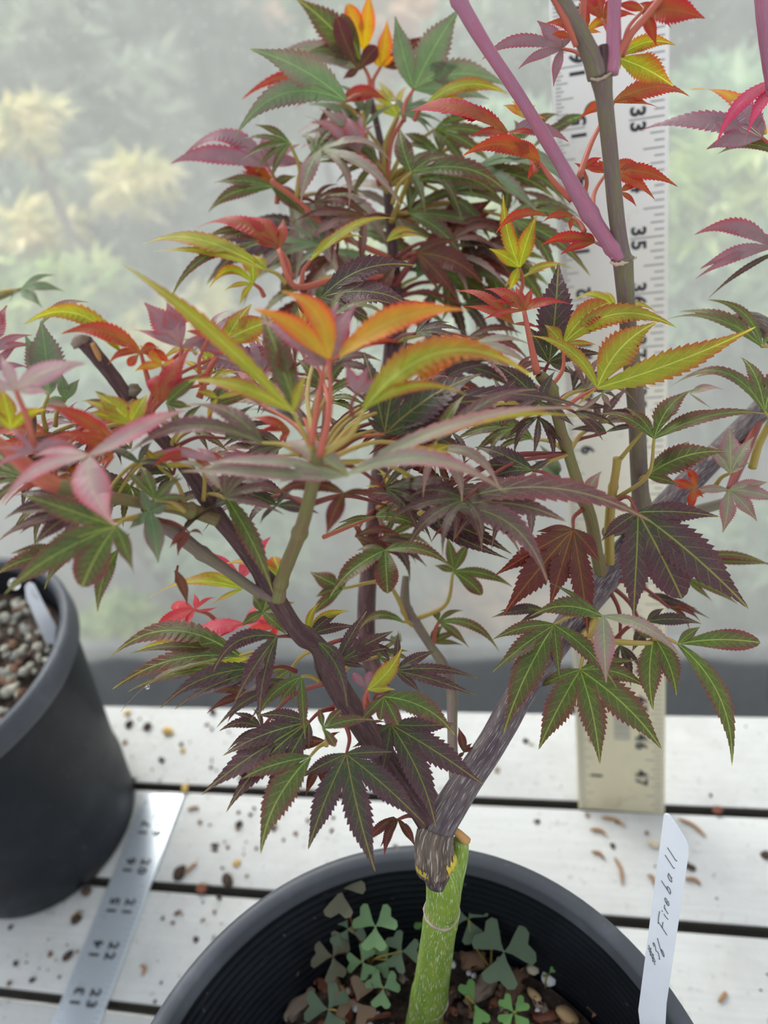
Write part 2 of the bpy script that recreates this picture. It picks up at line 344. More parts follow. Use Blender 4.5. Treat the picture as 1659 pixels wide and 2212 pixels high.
SH = [(300, 560, 60, (15, 6, 7), 'g', 700, 2.4, 'broad grey green shrub low behind the film at left'),
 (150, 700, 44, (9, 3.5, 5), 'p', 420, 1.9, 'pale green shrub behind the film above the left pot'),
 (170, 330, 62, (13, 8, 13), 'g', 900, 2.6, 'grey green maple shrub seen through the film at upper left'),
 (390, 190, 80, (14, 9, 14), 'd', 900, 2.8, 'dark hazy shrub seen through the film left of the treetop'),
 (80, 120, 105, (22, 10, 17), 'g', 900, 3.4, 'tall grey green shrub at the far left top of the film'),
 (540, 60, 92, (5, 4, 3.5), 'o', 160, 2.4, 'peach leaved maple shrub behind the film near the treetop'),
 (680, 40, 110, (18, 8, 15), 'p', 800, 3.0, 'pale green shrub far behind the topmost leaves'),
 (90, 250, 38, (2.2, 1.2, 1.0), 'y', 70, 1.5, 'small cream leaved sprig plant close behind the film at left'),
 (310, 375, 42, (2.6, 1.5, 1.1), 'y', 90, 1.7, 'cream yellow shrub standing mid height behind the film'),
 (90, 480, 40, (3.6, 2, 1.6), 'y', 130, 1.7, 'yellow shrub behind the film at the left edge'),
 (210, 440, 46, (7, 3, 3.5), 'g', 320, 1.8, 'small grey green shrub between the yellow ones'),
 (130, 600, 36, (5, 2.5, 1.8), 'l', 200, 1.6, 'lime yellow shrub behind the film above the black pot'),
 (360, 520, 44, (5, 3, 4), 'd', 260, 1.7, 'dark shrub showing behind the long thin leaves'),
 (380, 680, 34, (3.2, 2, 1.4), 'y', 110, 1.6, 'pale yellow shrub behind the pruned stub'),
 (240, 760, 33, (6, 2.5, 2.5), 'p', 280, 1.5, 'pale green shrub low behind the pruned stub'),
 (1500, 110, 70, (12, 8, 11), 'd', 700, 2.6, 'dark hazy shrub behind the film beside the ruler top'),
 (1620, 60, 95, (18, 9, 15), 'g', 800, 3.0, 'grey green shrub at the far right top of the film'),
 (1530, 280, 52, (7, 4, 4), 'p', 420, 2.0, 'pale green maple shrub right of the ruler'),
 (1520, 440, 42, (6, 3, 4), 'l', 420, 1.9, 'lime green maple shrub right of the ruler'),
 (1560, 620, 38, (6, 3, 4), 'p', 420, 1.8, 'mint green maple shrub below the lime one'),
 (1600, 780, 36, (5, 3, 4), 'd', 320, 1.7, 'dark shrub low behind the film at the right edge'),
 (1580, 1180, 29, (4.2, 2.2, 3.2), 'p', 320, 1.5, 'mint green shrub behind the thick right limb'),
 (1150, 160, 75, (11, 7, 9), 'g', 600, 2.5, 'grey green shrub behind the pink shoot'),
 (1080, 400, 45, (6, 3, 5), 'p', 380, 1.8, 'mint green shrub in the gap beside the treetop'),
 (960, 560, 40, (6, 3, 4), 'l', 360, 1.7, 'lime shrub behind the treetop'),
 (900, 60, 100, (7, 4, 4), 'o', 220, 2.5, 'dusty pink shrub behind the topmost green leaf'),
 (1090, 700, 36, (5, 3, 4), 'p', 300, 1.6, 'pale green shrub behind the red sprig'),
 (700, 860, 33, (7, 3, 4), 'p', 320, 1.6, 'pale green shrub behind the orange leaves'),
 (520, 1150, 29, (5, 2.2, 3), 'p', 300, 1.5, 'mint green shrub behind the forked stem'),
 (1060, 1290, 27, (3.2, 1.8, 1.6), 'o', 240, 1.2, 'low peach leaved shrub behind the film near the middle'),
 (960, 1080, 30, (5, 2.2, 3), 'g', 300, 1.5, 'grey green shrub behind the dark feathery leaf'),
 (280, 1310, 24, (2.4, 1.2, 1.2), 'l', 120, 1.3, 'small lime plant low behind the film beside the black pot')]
for s in SH: shrub(*s)

# ------------------------------------------------------------------ rulers
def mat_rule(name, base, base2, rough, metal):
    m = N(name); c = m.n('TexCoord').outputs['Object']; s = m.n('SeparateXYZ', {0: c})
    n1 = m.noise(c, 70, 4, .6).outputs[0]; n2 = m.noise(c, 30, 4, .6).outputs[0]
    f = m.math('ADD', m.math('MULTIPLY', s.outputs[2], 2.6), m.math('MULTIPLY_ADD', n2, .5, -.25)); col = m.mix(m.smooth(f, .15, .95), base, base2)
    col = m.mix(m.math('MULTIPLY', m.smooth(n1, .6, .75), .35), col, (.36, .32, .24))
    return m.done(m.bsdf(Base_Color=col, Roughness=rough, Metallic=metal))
RUL1 = mat_rule('tan_to_pale_aluminium', (.72, .66, .47), (.80, .78, .74), .38, .35)  # tan at the foot, blending to off-white higher up
RUL2 = mat_rule('bright_aluminium', (.70, .76, .82), (.70, .76, .82), .30, .55)
INK = plain('black_ink', (.03, .03, .035), .5, .1); INKG = plain('grey_ink', (.28, .28, .27), .5, .1); INKL = plain('faint_grey_ink', (.42, .45, .48), .5, .1)
TXT = {}
def text_mesh(s, size, mat, bold=.012):
    key = (s, size, mat.name)
    if key not in TXT:
        cu = bpy.data.curves.new('numeral', 'FONT'); cu.body = s; cu.size = size*IN; cu.align_x = 'CENTER'; cu.align_y = 'CENTER'; cu.space_character = 1.35
        cu.extrude = .004*IN; cu.offset = bold*IN; cu.resolution_u = 3
        to = bpy.data.objects.new('t', cu); COL.objects.link(to); bpy.context.view_layer.update()
        me = bpy.data.meshes.new_from_object(to.evaluated_get(bpy.context.evaluated_depsgraph_get())); bpy.data.objects.remove(to); me.materials.clear(); me.materials.append(mat)
        TXT[key] = me
    return TXT[key]
def frame_obj(name, me, parent, p, xa, ya):
    o = bpy.data.objects.new(name, me); put(o, p, parent); xa = nrm(xa); ya = nrm(ya); za = np.cross(xa, ya)
    o.rotation_mode = 'QUATERNION'; o.rotation_quaternion = Matrix((xa, ya, za)).transposed().to_quaternion(); return o
def ruler(name, label, o0, ax, up, width, length, mat, marks, nums, thick=.07):
    """ax: across, up: along; face normal toward ax x up"""
    ax = nrm(np.array(ax)); up = nrm(np.array(up)); nn = np.cross(ax, up)
    e = empty(name, o0, label, 'ruler')
    V, Fc = box_geo((width/2, length/2, -thick/2), (width, length, thick), .012); M = np.array([ax, up, nn]); obj('blade', V@M, Fc, mat, e, o0)
    gs = []
    for a0, h, l, w in marks:
        v = np.array([(a0, h-w/2, .003), (a0+l, h-w/2, .003), (a0+l, h+w/2, .003), (a0, h+w/2, .003)]); gs.append((v@M, [(0, 1, 2, 3)]))
    V, Fc, _ = join(gs); q = obj('graduation_marks', V, Fc, INKG if mat is RUL1 else INKL, e, o0, smooth=False); q['kind'] = 'stuff'
    for s, a, h, d, size, mt in nums:
        p = np.array(o0)+ax*a+up*h+nn*.004
        frame_obj('numeral', text_mesh(s, size, mt), e, p, up*d, -ax*d)
    return e, M
ang, lean = -.0191, .3578
ax = np.array([math.cos(ang), math.sin(ang), 0]); up = np.array([-math.sin(ang)*math.sin(lean), math.cos(ang)*math.sin(lean), math.cos(lean)])
mk = []; nu = []; WR = 1.98
for i in range(1, 22*16):
    h = i/16; j = i % 16
    l = .55 if j == 0 else .34 if j == 8 else .24 if j % 4 == 0 else .16 if j % 2 == 0 else .11
    mk.append((.06, h, l*.9, .022))
    if j % 2 == 0: mk.append((WR-.07-(.60 if j == 0 else .36 if j == 8 else .24 if j % 4 == 0 else .17), h, (.60 if j == 0 else .36 if j == 8 else .24 if j % 4 == 0 else .17), .026))
for i in range(1, 22):
    nu.append((str(i), .46, i, 1, .36, INK)); nu.append((str(48-i), 1.45, i, -1, .36, INK))
bar = [(.86, 2.05+.05*q, .36, [.03, .015, .035, .02][q % 4]) for q in range(22)]
e, _ = ruler('standing_ruler', 'wide tan to off-white aluminium ruler standing on the bench behind the maple', (-.0394, 10.1754, .0), ax, up, WR, 48, RUL1, mk+bar, nu)
la = .0089; mk = []; nu = []; WL = 1.14
for i in range(1, 17*16):
    s_ = i/16; j = i % 16
    mk.append((.03, -s_, .26 if j % 16 == 0 else .20 if j % 8 == 0 else .13 if j % 4 == 0 else .08, .02))
    if i % 2 == 0: mk.append((WL-.05-(.26 if j == 0 else .20 if j == 8 else .13), -s_, .26 if j == 0 else .20 if j == 8 else .13, .022))
for i in range(1, 17): nu.append((str(18-i), .38, -i, 1, .34, INK)); nu.append((str(18+i), .77, -i, -1, .34, INK))
bar2 = [(.52, -.42, .07, .62)]
lo = np.array([-11.638, 10.0137, .09]); dn = np.array([math.sin(la), -math.cos(la), 0])
nu = [(s, a, 17+h, d, z, m_) for s, a, h, d, z, m_ in nu]; mk = [(a, 17+h, l, w) for a, h, l, w in mk+bar2]
ruler('lying_ruler', 'narrow bright aluminium ruler lying on the white boards beside the black pot', lo+dn*17, (math.cos(la), math.sin(la), 0), -dn, WL, 17, RUL2, mk, nu, .08)

# ------------------------------------------------------------------ pots
def mat_pot(name, col, rough):
    m = N(name); c = m.n('TexCoord').outputs['Object']; n1 = m.noise(c, 30, 4, .6).outputs[0]; n2 = m.noise(c, 220, 3).outputs[0]
    k = m.mix(m.smooth(n1, .45, .75), col, tuple(v*1.6+.004 for v in col)); k = m.mix(m.math('MULTIPLY', m.smooth(n2, .68, .76), .5), k, (.16, .13, .11))
    b = m.bsdf(Base_Color=k, Roughness=rough); b.inputs['Specular IOR Level'].default_value = .28
    return m.done(b)
POT = mat_pot('black_plastic', (.006, .008, .012), .5)
POTR = mat_pot('grey_rim_plastic', (.070, .076, .090), .45)
def pot(label, c, rb, rt, h, soil_z, band=False):
    e = empty('nursery_pot', (c[0], c[1], .02), label, 'pot'); o = (c[0], c[1], .02); th = .10; pr = []
    pr.append((0, .12)); pr.append((rb-.35, .12)); pr.append((rb-.25, 0)); pr.append((rb, 0)); pr.append((rb+.03, .05))
    n = 14
    for i in range(n+1):
        f = i/n; z = .1+f*(h-.75); r = rb+.03+(rt-.12-rb)*(z/h)
        if band: r += .07 if f < .22 else (.03 if f < .27 else 0)
        pr.append((r, z))
    V, Fc = lathe_geo(pr); obj('outer_wall', V, Fc, POT, e, o)
    rr = rt-.12+.03; rim = [(rr-.02, h-.62), (rt-.02, h-.60), (rt, h-.5), (rt, h-.10), (rt-.03, h-.02), (rt-.10, h), (rt-.20, h-.01), (rt-.25, h-.06), (rt-.255, h-.12), (rt-.30, h-.17), (rt-.30, h-.24)]
    V, Fc = lathe_geo(rim, 128); obj('rim', V, Fc, POTR, e, o)
    inn = []; zz = h-.14
    for i in range(22):
        z = zz-i*.16; r = rt-.26-(zz-z)*.13; inn += [(r, z), (r-.006, z-.05), (r+.012, z-.075), (r+.012, z-.13)]
    inn = [p for p in inn if p[1] > .15]
    V, Fc = lathe_geo(inn, 128); obj('ribbed_inner_wall', V, Fc, POT, e, o)
    return e
MP = (-2.13, 1.82); MR, MH, MSZ = 3.79, 6.88, 4.55
LP = (-14.2, 8.95); LR, LH, LSZ = 3.58, 6.78, 5.85
pot('black nursery pot holding the maple with the green lower trunk', MP, 2.95, MR, MH, MSZ)
pot('black nursery pot cut by the left edge beside the lying ruler', LP, 2.36, LR, LH, LSZ, True)
SOILM = None
def mat_soil():
    m = N('potting_soil'); c = m.n('TexCoord').outputs['Object']; n1 = m.noise(c, 120, 6, .7).outputs[0]; n2 = m.noise(c, 320, 3).outputs[0]
    k = m.ramp(n1, [(.35, (.016, .012, .010)), (.50, (.055, .036, .026)), (.66, (.14, .09, .062))]); k = m.mix(m.smooth(n2, .66, .72), k, (.16, .13, .10))
    bp = m.n('Bump', {'Height': n1, 'Strength': 1.0, 'Distance': .004}).outputs[0]
    return m.done(m.bsdf(Base_Color=k, Roughness=.95, Normal=bp))
SOILM = mat_soil()
def soil(c, r, z, label):
    V = [(0, 0, 0)]; Fc = []; nr, na = 34, 96
    for i in range(1, nr+1):
        for j in range(na):
            a = 2*math.pi*j/na; q = r*i/nr; dz = 0 if i == nr else .12*math.sin(q*2+a*3)+rng.normal()*.06
            V.append((q*math.cos(a), q*math.sin(a), dz))
    for j in range(na): Fc.append((0, 1+j, 1+(j+1) % na))
    for i in range(nr-1):
        for j in range(na): a = 1+i*na; Fc.append((a+j, a+na+j, a+na+(j+1) % na, a+(j+1) % na))
    return props(obj('potting_soil', V, Fc, SOILM, None, (c[0], c[1], z)), label, 'soil', None, 'stuff')
soil(MP, MR-.60, MSZ, 'dark bark based potting soil filling the maple pot')
soil(LP, LR-.42, LSZ, 'gritty potting soil filling the pot at the left edge')
BK = [plain('bark_brown', (.22, .125, .08), .9, .4, 90, .6), plain('bark_grey', (.29, .215, .165), .9, .4, 90, .6), plain('bark_dark', (.08, .05, .04), .9, .4, 90, .6), plain('bark_red', (.20, .075, .045), .9, .35, 90, .6)]
TAN = plain('tan_wood', (.50, .33, .17), .85, .4, 70, .5); PALE = plain('pale_stone', (.58, .50, .38), .85, .3, 80, .5); PERL = plain('white_perlite', (.74, .74, .76), .9, .2, 120, .5)
def thing_geo(name, V, Fc, mat, p, label, cat, group=None, rot=None):
    if rot is not None: V = rot_geo(V, rot)
    return props(obj(name, V, Fc, mat, None, p), label, cat, group)
KEY = [((1150, 2050), 'p', (.10, .20, .10), TAN, 'tan nugget upright at the back of the pot, left of its twin'),
 ((1200, 2042), 'p', (.12, .22, .10), TAN, 'tan nugget leaning on the inner pot wall, right of its twin'),
 ((1180, 2068), 'p', (.07, .17, .08), PALE, 'cream stone sliver between the two tan nuggets'),
 ((1151, 2092), 'p', (.10, .09, .08), PALE, 'round cream stone below the tan nuggets'),
 ((1188, 2110), 'p', (.14, .13, .11), PERL, 'large white perlite lump beside the tiny sprout'),
 ((1152, 2146), 'p', (.09, .15, .08), TAN, 'tan splinter below the white perlite lump'),
 ((1226, 2192), 'p', (.19, .13, .10), TAN, 'tan block near the bottom beside the bright seedling'),
 ((1074, 1998), 'p', (.06, .07, .06), PERL, 'white perlite bead high at the back behind the trunk'),
 ((1077, 2020), 'p', (.07, .06, .06), PERL, 'white perlite bead just below the highest one'),
 ((1080, 2076), 'p', (.06, .08, .05), PALE, 'cream stone beside the big sorrel leaf'),
 ((1112, 2135), 'c', (.62, .28, .16), BK[0], 'large striped brown bark chunk in the middle of the soil', (0, .2, 1.15)),
 ((1021, 2074), 'c', (.38, .30, .2), BK[0], 'brown bark chunk just right of the trunk', (0, .1, .2)),
 ((1035, 2138), 'c', (.55, .34, .18), BK[1], 'grey brown bark chunk right of the trunk foot', (0, .1, .7)),
 ((1293, 2100), 'c', (.50, .36, .24), BK[1], 'big grey bark chunk near the right pot wall', (.2, .3, .9)),
 ((1310, 2165), 'c', (.55, .22, .16), BK[0], 'brown bark chunk leaning beside the name stake', (.1, .2, .7)),
 ((1232, 2056), 'c', (.48, .12, .10), BK[2], 'dark bark stick against the right inner wall', (.1, .5, 2.0)),
 ((653, 2112), 'c', (.55, .30, .16), BK[1], 'grey curled bark flake at the left of the soil', (.2, .1, .5)),
 ((648, 2172), 'c', (.58, .26, .14), BK[1], 'grey bark flake near the bottom left of the soil', (.2, .1, .9)),
 ((703, 2126), 'c', (.36, .20, .12), BK[3], 'reddish bark flake beside the sorrel', (.1, .1, -.3)),
 ((724, 2114), 'c', (.42, .10, .08), TAN, 'tan wood splinter beside the reddish flake', (.1, .2, -1.0)),
 ((745, 2150), 'c', (.30, .09, .07), TAN, 'tan wood splinter above the brown sorrel leaf', (.1, .2, -1.0)),
 ((880, 2016), 'c', (.34, .22, .14), BK[0], 'brown bark chip at the back left of the trunk', (.1, .2, .6)),
 ((1130, 1990), 'c', (.40, .24, .16), BK[2], 'dark bark chip at the back against the pot wall', (.1, .2, .4))]
for k in KEY:
    p = Pz(k[0][0], k[0][1], MSZ+.12)
    if k[1] == 'p': V, Fc = pebble_geo(k[2], .3); thing_geo('stone' if k[3] in (PALE, PERL) else 'wood_nugget', V, Fc, k[3], p, k[4], 'stone' if k[3] in (PALE, PERL) else 'wood', None, (rng.normal()*.3, rng.normal()*.3, rng.normal()*.4))
    else: V, Fc = chip_geo(*k[2]); thing_geo('bark_chip', V, Fc, k[3], p, k[4], 'bark', None, k[5])
def in_pot(c, r, z, y0=-9, rmin=0):
    while True:
        a = random.random()*6.283; q = r*math.sqrt(random.random())
        if c[1]+q*math.sin(a) > y0 and q > rmin: return np.array([c[0]+q*math.cos(a), c[1]+q*math.sin(a), z])
for i in range(150):
    V, Fc = chip_geo(.12+.30*random.random()**2, .07+.11*random.random(), .06+.06*random.random())
    q = random.randrange(4); p = in_pot(MP, MR-.85, MSZ+.07, 3.0); cn = ('brown', 'grey brown', 'blackish', 'reddish')[q]
    if inview(p): thing_geo('bark_chip', V, Fc, BK[q], p, 'small '+cn+' bark chip among many on the maple pot soil', 'bark', 'small '+cn+' bark chips in the maple pot', (rng.normal()*.3, rng.normal()*.3, random.random()*6))
for i in range(46):
    s = .025+.035*random.random(); V, Fc = pebble_geo((s, s*1.1, s*.9), .3)
    q = random.random() < .75; p = in_pot(MP, MR-.8, MSZ+.08, 3.0); cn = 'white' if q else 'cream'
    if inview(p): thing_geo('perlite_bead', V, Fc, PERL if q else PALE, p, 'tiny '+cn+' bead scattered on the maple pot soil', 'perlite', 'tiny '+cn+' beads in the maple pot')
PUM = [plain('pumice_pale', (.42, .40, .33), .9, .35, 90, .5), plain('pumice_grey', (.24, .24, .21), .9, .35, 90, .5), BK[0], BK[2]]
for i in range(260):
    s = .07+.09*random.random(); V, Fc = pebble_geo((s, s*.9, s*.7), .35); p = in_pot(LP, LR-.62, LSZ+.10); p[0] = LP[0]+abs(p[0]-LP[0])
    q = random.choice([0, 0, 1, 1, 2, 3]); cn = ('pale pumice pebble', 'grey pumice pebble', 'brown bark bit', 'dark bark bit')[q]
    if inview(p): thing_geo('grit_pebble', V, Fc, PUM[q], p, 'small '+cn+' on the soil of the left edge pot', 'pebble', cn+'s in the left edge pot', (random.random(), random.random(), random.random()*6))

# ------------------------------------------------------------------ name stakes
def mat_stake():
    m = N('white_plastic_stake'); c = m.n('TexCoord').outputs['Object']; n1 = m.noise(c, 60, 4).outputs[0]
    return m.done(m.bsdf(Base_Color=m.mix(m.smooth(n1, .3, .8), (.80, .83, .88), (.70, .74, .80)), Roughness=.45))
STK = mat_stake(); INKP = plain('pen_ink', (.16, .16, .18), .6, .1)
def on_plane(px, p0, n):
    d = ray(*px); return CAM+d*(((p0-CAM)@n)/(d@n))
def stake(name, label, outline, pt, pb, wr=None, thick=.03):
    p0 = (pt+pb)/2; u = nrm(pt-pb); n = CAM-p0; n = nrm(n-u*(n@u)); w = np.cross(u, n)
    e = empty(name, pb, label, 'label stake')
    pts = [on_plane(q, p0, n) for q in outline]; k = len(pts); V = [p+n*thick/2 for p in pts]+[p-n*thick/2 for p in pts]
    Fc = [tuple(range(k)), tuple(range(2*k-1, k-1, -1))]+[(i, k+i, k+(i+1) % k, (i+1) % k) for i in range(k)]
    obj('blade', np.array(V)-pb, Fc, STK, e, pb, smooth=False)
    if wr:
        gs = []
        for st in wr:
            q = np.array([on_plane(s, p0, n)+n*(thick/2+.003) for s in st]); q = catmull(q, 6*len(q)); gs.append(tube_geo(q, np.full(len(q), .0050), 5)[:2])
        V, Fc, _ = join(gs); obj('handwriting', V-pb, Fc, INKP, e, pb)
sc_ = lambda L: [(1340+x/4.686, 1740+y/4.686) for x, y in L]
out = sc_([(440, 95), (462, 85), (490, 92), (515, 118), (575, 205), (640, 310), (672, 365), (688, 420), (690, 500)]) + [(1440, 2166), (1428, 2400), (1424, 2500), (1416, 2500), (1379, 2180)]
wr = []
GLY = {'#': [[(0, 0), (0, .5), (0, 1)], [(.3, 0), (.3, .5), (.3, 1)], [(-.2, .3), (.2, .32), (.55, .34)], [(-.2, .66), (.2, .68), (.55, .7)]], '3': [[(0, .85), (.2, .96), (.36, .76), (.12, .52), (.38, .3), (.2, .02), (-.02, .12)]], '6': [[(.34, 1.0), (.08, .55), (.02, .18), (.2, 0), (.36, .18), (.2, .42), (.04, .26)]],
 'F': [[(0, 0), (0, .5), (0, 1)], [(-.15, .98), (.4, 1.02), (1.0, 1.0)], [(0, .52), (.3, .54), (.55, .54)]], 'i': [[(0, .48), (0, .2), (.08, 0)], [(.0, .66), (.03, .72)]], 'r': [[(0, .45), (0, .2), (0, 0)], [(0, .25), (.12, .44), (.32, .42)]],
 'e': [[(.02, .2), (.35, .26), (.28, .46), (.06, .40), (0, .16), (.16, 0), (.42, .1)]], 'b': [[(0, 1.05), (0, .5), (0, .02)], [(0, .08), (.22, 0), (.38, .2), (.24, .42), (.02, .3)]],
 'a': [[(.40, .38), (.14, .44), (0, .2), (.14, 0), (.34, .14), (.42, .44), (.40, .12), (.52, 0)]], 'l': [[(0, 1.08), (0, .5), (0, .1), (.14, 0)]]}
dv, uv_ = np.array([.137, -.99]), np.array([-.99, -.137])
for ch, bx_, by_ in (('#', 352, 1600), ('3', 398, 1560), ('6', 442, 1535), ('F', 472, 1298), ('i', 484, 1150), ('r', 484, 1085), ('e', 490, 1015), ('b', 508, 890), ('a', 520, 775), ('l', 548, 635), ('l', 572, 560)):
    for st in GLY[ch]: wr.append(sc_([tuple(np.array([bx_, by_])+(dv*(u+(1.75 if ch in '#36' else 1.15)*v)+uv_*v)*(92 if ch in '#36' else 105)) for u, v in st]))
pb = Pz(1420, 2520, MSZ+.1); pt = P(1462, 1790, 8.2)
stake('name_stake', 'white plastic name stake with grey handwriting in the maple pot', out, pt, pb, wr)
pb2 = Pz(110, 1400, LSZ+.05); pt2 = Py(66, 1258, pb2[1]+.5)
stake('name_stake', 'short white plastic stake leaning in the left edge pot', [(54, 1268), (62, 1257), (74, 1262), (96, 1306), (121, 1352), (117, 1402), (104, 1398), (86, 1360), (56, 1290)], pt2, pb2,
      [[(72, 1272), (70, 1282), (78, 1292)], [(76, 1280), (80, 1288), (84, 1296)]])

# ------------------------------------------------------------------ litter on the boards
OR = plain('orange_prill', (.62, .40, .12), .6, .3); DRK = plain('dark_crumb', (.06, .04, .03), .95, .4); NEED = plain('brown_needle', (.36, .20, .10), .8, .3)
def crumb(px, s, mat, label, group=None, name='soil_crumb', cat='crumb', flat=.6):
    V, Fc = pebble_geo((s, s*(.6+.5*random.random()), s*flat), .35); return thing_geo(name, V, Fc, mat, Pz(px[0], px[1], s*flat*.75), label, cat, group, (0, 0, random.random()*6))
for px, s, mt, lb in [((362, 1579), .16, OR, 'largest tan grain on the board beside the black pot'), ((400, 1702), .13, OR, 'tan grain lying in the gap above the lying ruler'), ((395, 1622), .09, OR, 'small tan grain between the black pot and the low leaves'),
    ((275, 1540), .12, OR, 'tan grain right at the shoulder of the black pot'), ((436, 1918), .15, BK[3], 'rust brown flake in the gap beside the lying ruler'), ((43, 1962), .15, BK[3], 'orange brown flake below the black pot at the left'),
    ((460, 1536), .14, DRK, 'dark crumb at the back edge of the bench'), ((277, 1565), .16, DRK, 'dark crumb beside the shoulder of the black pot'), ((318, 1568), .13, DRK, 'dark flat crumb between the pot and the largest tan grain'),
    ((348, 1640), .12, DRK, 'dark crumb above the end of the lying ruler'), ((205, 1878), .18, BK[2], 'dark bark lump touching the foot of the black pot'), ((185, 1925), .14, BK[2], 'dark bark lump hanging over the gap by the black pot'),
    ((388, 1880), .20, DRK, 'dark spiky crumb right of the lying ruler'), ((490, 1900), .18, DRK, 'dark crumb near the rim of the maple pot'), ((512, 1865), .10, OR, 'yellow grain next to the dark crumb by the maple pot'),
    ((515, 1780), .11, DRK, 'dark crumb in the middle of the second board'), ((147, 2065), .15, DRK, 'dark curved crumb left of the lying ruler'), ((108, 2062), .09, BK[3], 'small round brown crumb left of the dark curved one'),
    ((165, 1985), .15, DRK, 'long dark crumb left of the lying ruler'), ((1550, 1751), .12, BK[3], 'reddish crumb sitting in the gap right of the standing ruler'), ((1655, 1845), .10, DRK, 'dark crumb at the right edge of the bench'),
    ((1413, 1822), .13, PALE, 'pale grain close to the top of the name stake'), ((1160, 1774), .08, DRK, 'dark speck left of the standing ruler foot'), ((1480, 1868), .09, DRK, 'dark crumb right of the name stake'), ((1495, 1875), .10, DRK, 'second dark crumb right of the name stake')]:
    crumb(px, s, mt, lb)
BX = [(270, 520, 1540, 1690), (410, 900, 1740, 1840), (0, 260, 1930, 2140), (300, 560, 1800, 1900), (330, 480, 1930, 2170), (1440, 1659, 1760, 1990), (1150, 1420, 1760, 1880), (1480, 1659, 2030, 2200), (1040, 1240, 1560, 1700), (1460, 1659, 1560, 1740)]
for i in range(130):
    b = random.choice(BX[:5]) if random.random() < .85 else random.choice(BX[5:]); px = (random.uniform(b[0], b[1]), random.uniform(b[2], b[3]))
    q = random.choice([0, 0, 1, 2, 3]); cn = ('black', 'brown', 'grey', 'dark brown')[q]
    crumb(px, .025+.06*random.random()**2, [DRK, BK[0], BK[1], BK[2]][q], 'small '+cn+' potting crumb scattered on the white boards', cn+' potting crumbs on the bench')
for (x0, y0, x1, y1), lb in [((1275, 1792, 1310, 1804), 'brown needle flat below the foot of the standing ruler'), ((1300, 1765, 1350, 1785), 'curved brown needle below the standing ruler'), ((1465, 1768, 1525, 1808), 'longest brown needle right of the name stake top'),
    ((1478, 1898, 1515, 1912), 'brown needle halfway down beside the name stake'), ((1553, 2165, 1570, 2143), 'brown needle alone at the lower right of the bench'), ((1328, 1852, 1345, 1912), 'upright looking brown needle left of the name stake'), ((1278, 1840, 1305, 1856), 'short brown needle left of the name stake'),
    ((1400, 1890, 1412, 1912), 'short brown needle touching the name stake edge'), ((405, 1750, 428, 1746), 'pale brown needle beside the end of the lying ruler'), ((395, 1890, 425, 1862), 'pale brown needle right of the dark spiky crumb'), ((303, 2085, 308, 2108), 'small brown sliver near the maple pot rim'), ((152, 1985, 172, 1966), 'pinkish sliver on the long dark crumb')]:
    a = Pz(x0, y0, .06); b = Pz(x1, y1, .06); q = catmull([a, (a+b)/2+np.array([.05, .06, 0]), b], 8); V, Fc, UV = tube_geo(q-a, np.array([.02, .035, .04, .04, .04, .04, .03, .015]), 6)
    props(obj('dry_needle', V, Fc, NEED, None, a), lb, 'needle')

# ------------------------------------------------------------------ wood sorrel and seedlings in the maple pot
def clover_mat(name, a, b):
    m = N(name); c = m.n('TexCoord').outputs['Object']; k = m.mix(m.noise(c, 200, 3).outputs[0], a, b)
    s = m.bsdf(Base_Color=k, Roughness=.55); t = m.n('BsdfTranslucent', {'Color': k}); return m.done(m.n('MixShader', {0: .25, 1: s.outputs[0], 2: t.outputs[0]}))
CL = {'g': clover_mat('sorrel_green', (.14, .26, .11), (.20, .34, .15)), 'b': clover_mat('sorrel_bronze', (.13, .125, .075), (.17, .16, .10)), 'n': clover_mat('sorrel_brown', (.17, .105, .06), (.22, .14, .08)), 'd': clover_mat('sorrel_dull_green', (.10, .155, .09), (.13, .19, .11)), 'k': clover_mat('seedling_green', (.13, .30, .07), (.17, .36, .10))}
def heart(L, w):
    pr = [(0, 0), (.25, .22), (.55, .62), (.8, .92), (.98, .8), (1.04, .45), (.86, 0)]
    V = [(x*L, y*w, abs(y)*w*.25) for x, y in pr]+[(x*L, -y*w, abs(y)*w*.25) for x, y in pr[1:-1]]; V.append((.5*L, 0, -.01))
    ring = list(range(7))+[11, 10, 9, 8, 7]; return np.array(V), [(12, ring[i], ring[(i+1) % 12]) for i in range(12)]
def clover(par, px, z, size, mt, base, a0, tilt=(0, 0), n=3):
    c = Pz(px[0], px[1], z); gs = []
    for i in range(n):
        V, Fc = heart(size*1.06, size*.70) if n == 3 else heart(size, size*.5); a = a0+i*2*math.pi/n
        V = rot_geo(V, (0, -.12, 0)); V = rot_geo(V, (0, 0, a)); V = rot_geo(V, (tilt[0], tilt[1], 0)); gs.append((V, Fc))
    V, Fc, _ = join(gs); o = obj('leaf', V, Fc, CL[mt], par, c)
    q = catmull([base, (base+c)/2+np.array([rng.normal()*.08, rng.normal()*.08, .25]), c], 9)-c; V, Fc, UV = tube_geo(q, np.full(9, .016), 6); obj('petiole', V, Fc, STEMY if mt in 'gdk' else STEMM, o, c, UV)
def sorrel(label, bpx, leaves, name='wood_sorrel', cat='weed'):
    b = Pz(bpx[0], bpx[1], MSZ+.05); e = empty(name, b, label, cat)
    for px, dz, s, mt, a0, tl, n in leaves: clover(e, px, MSZ+dz, s, mt, b, a0, tl, n)
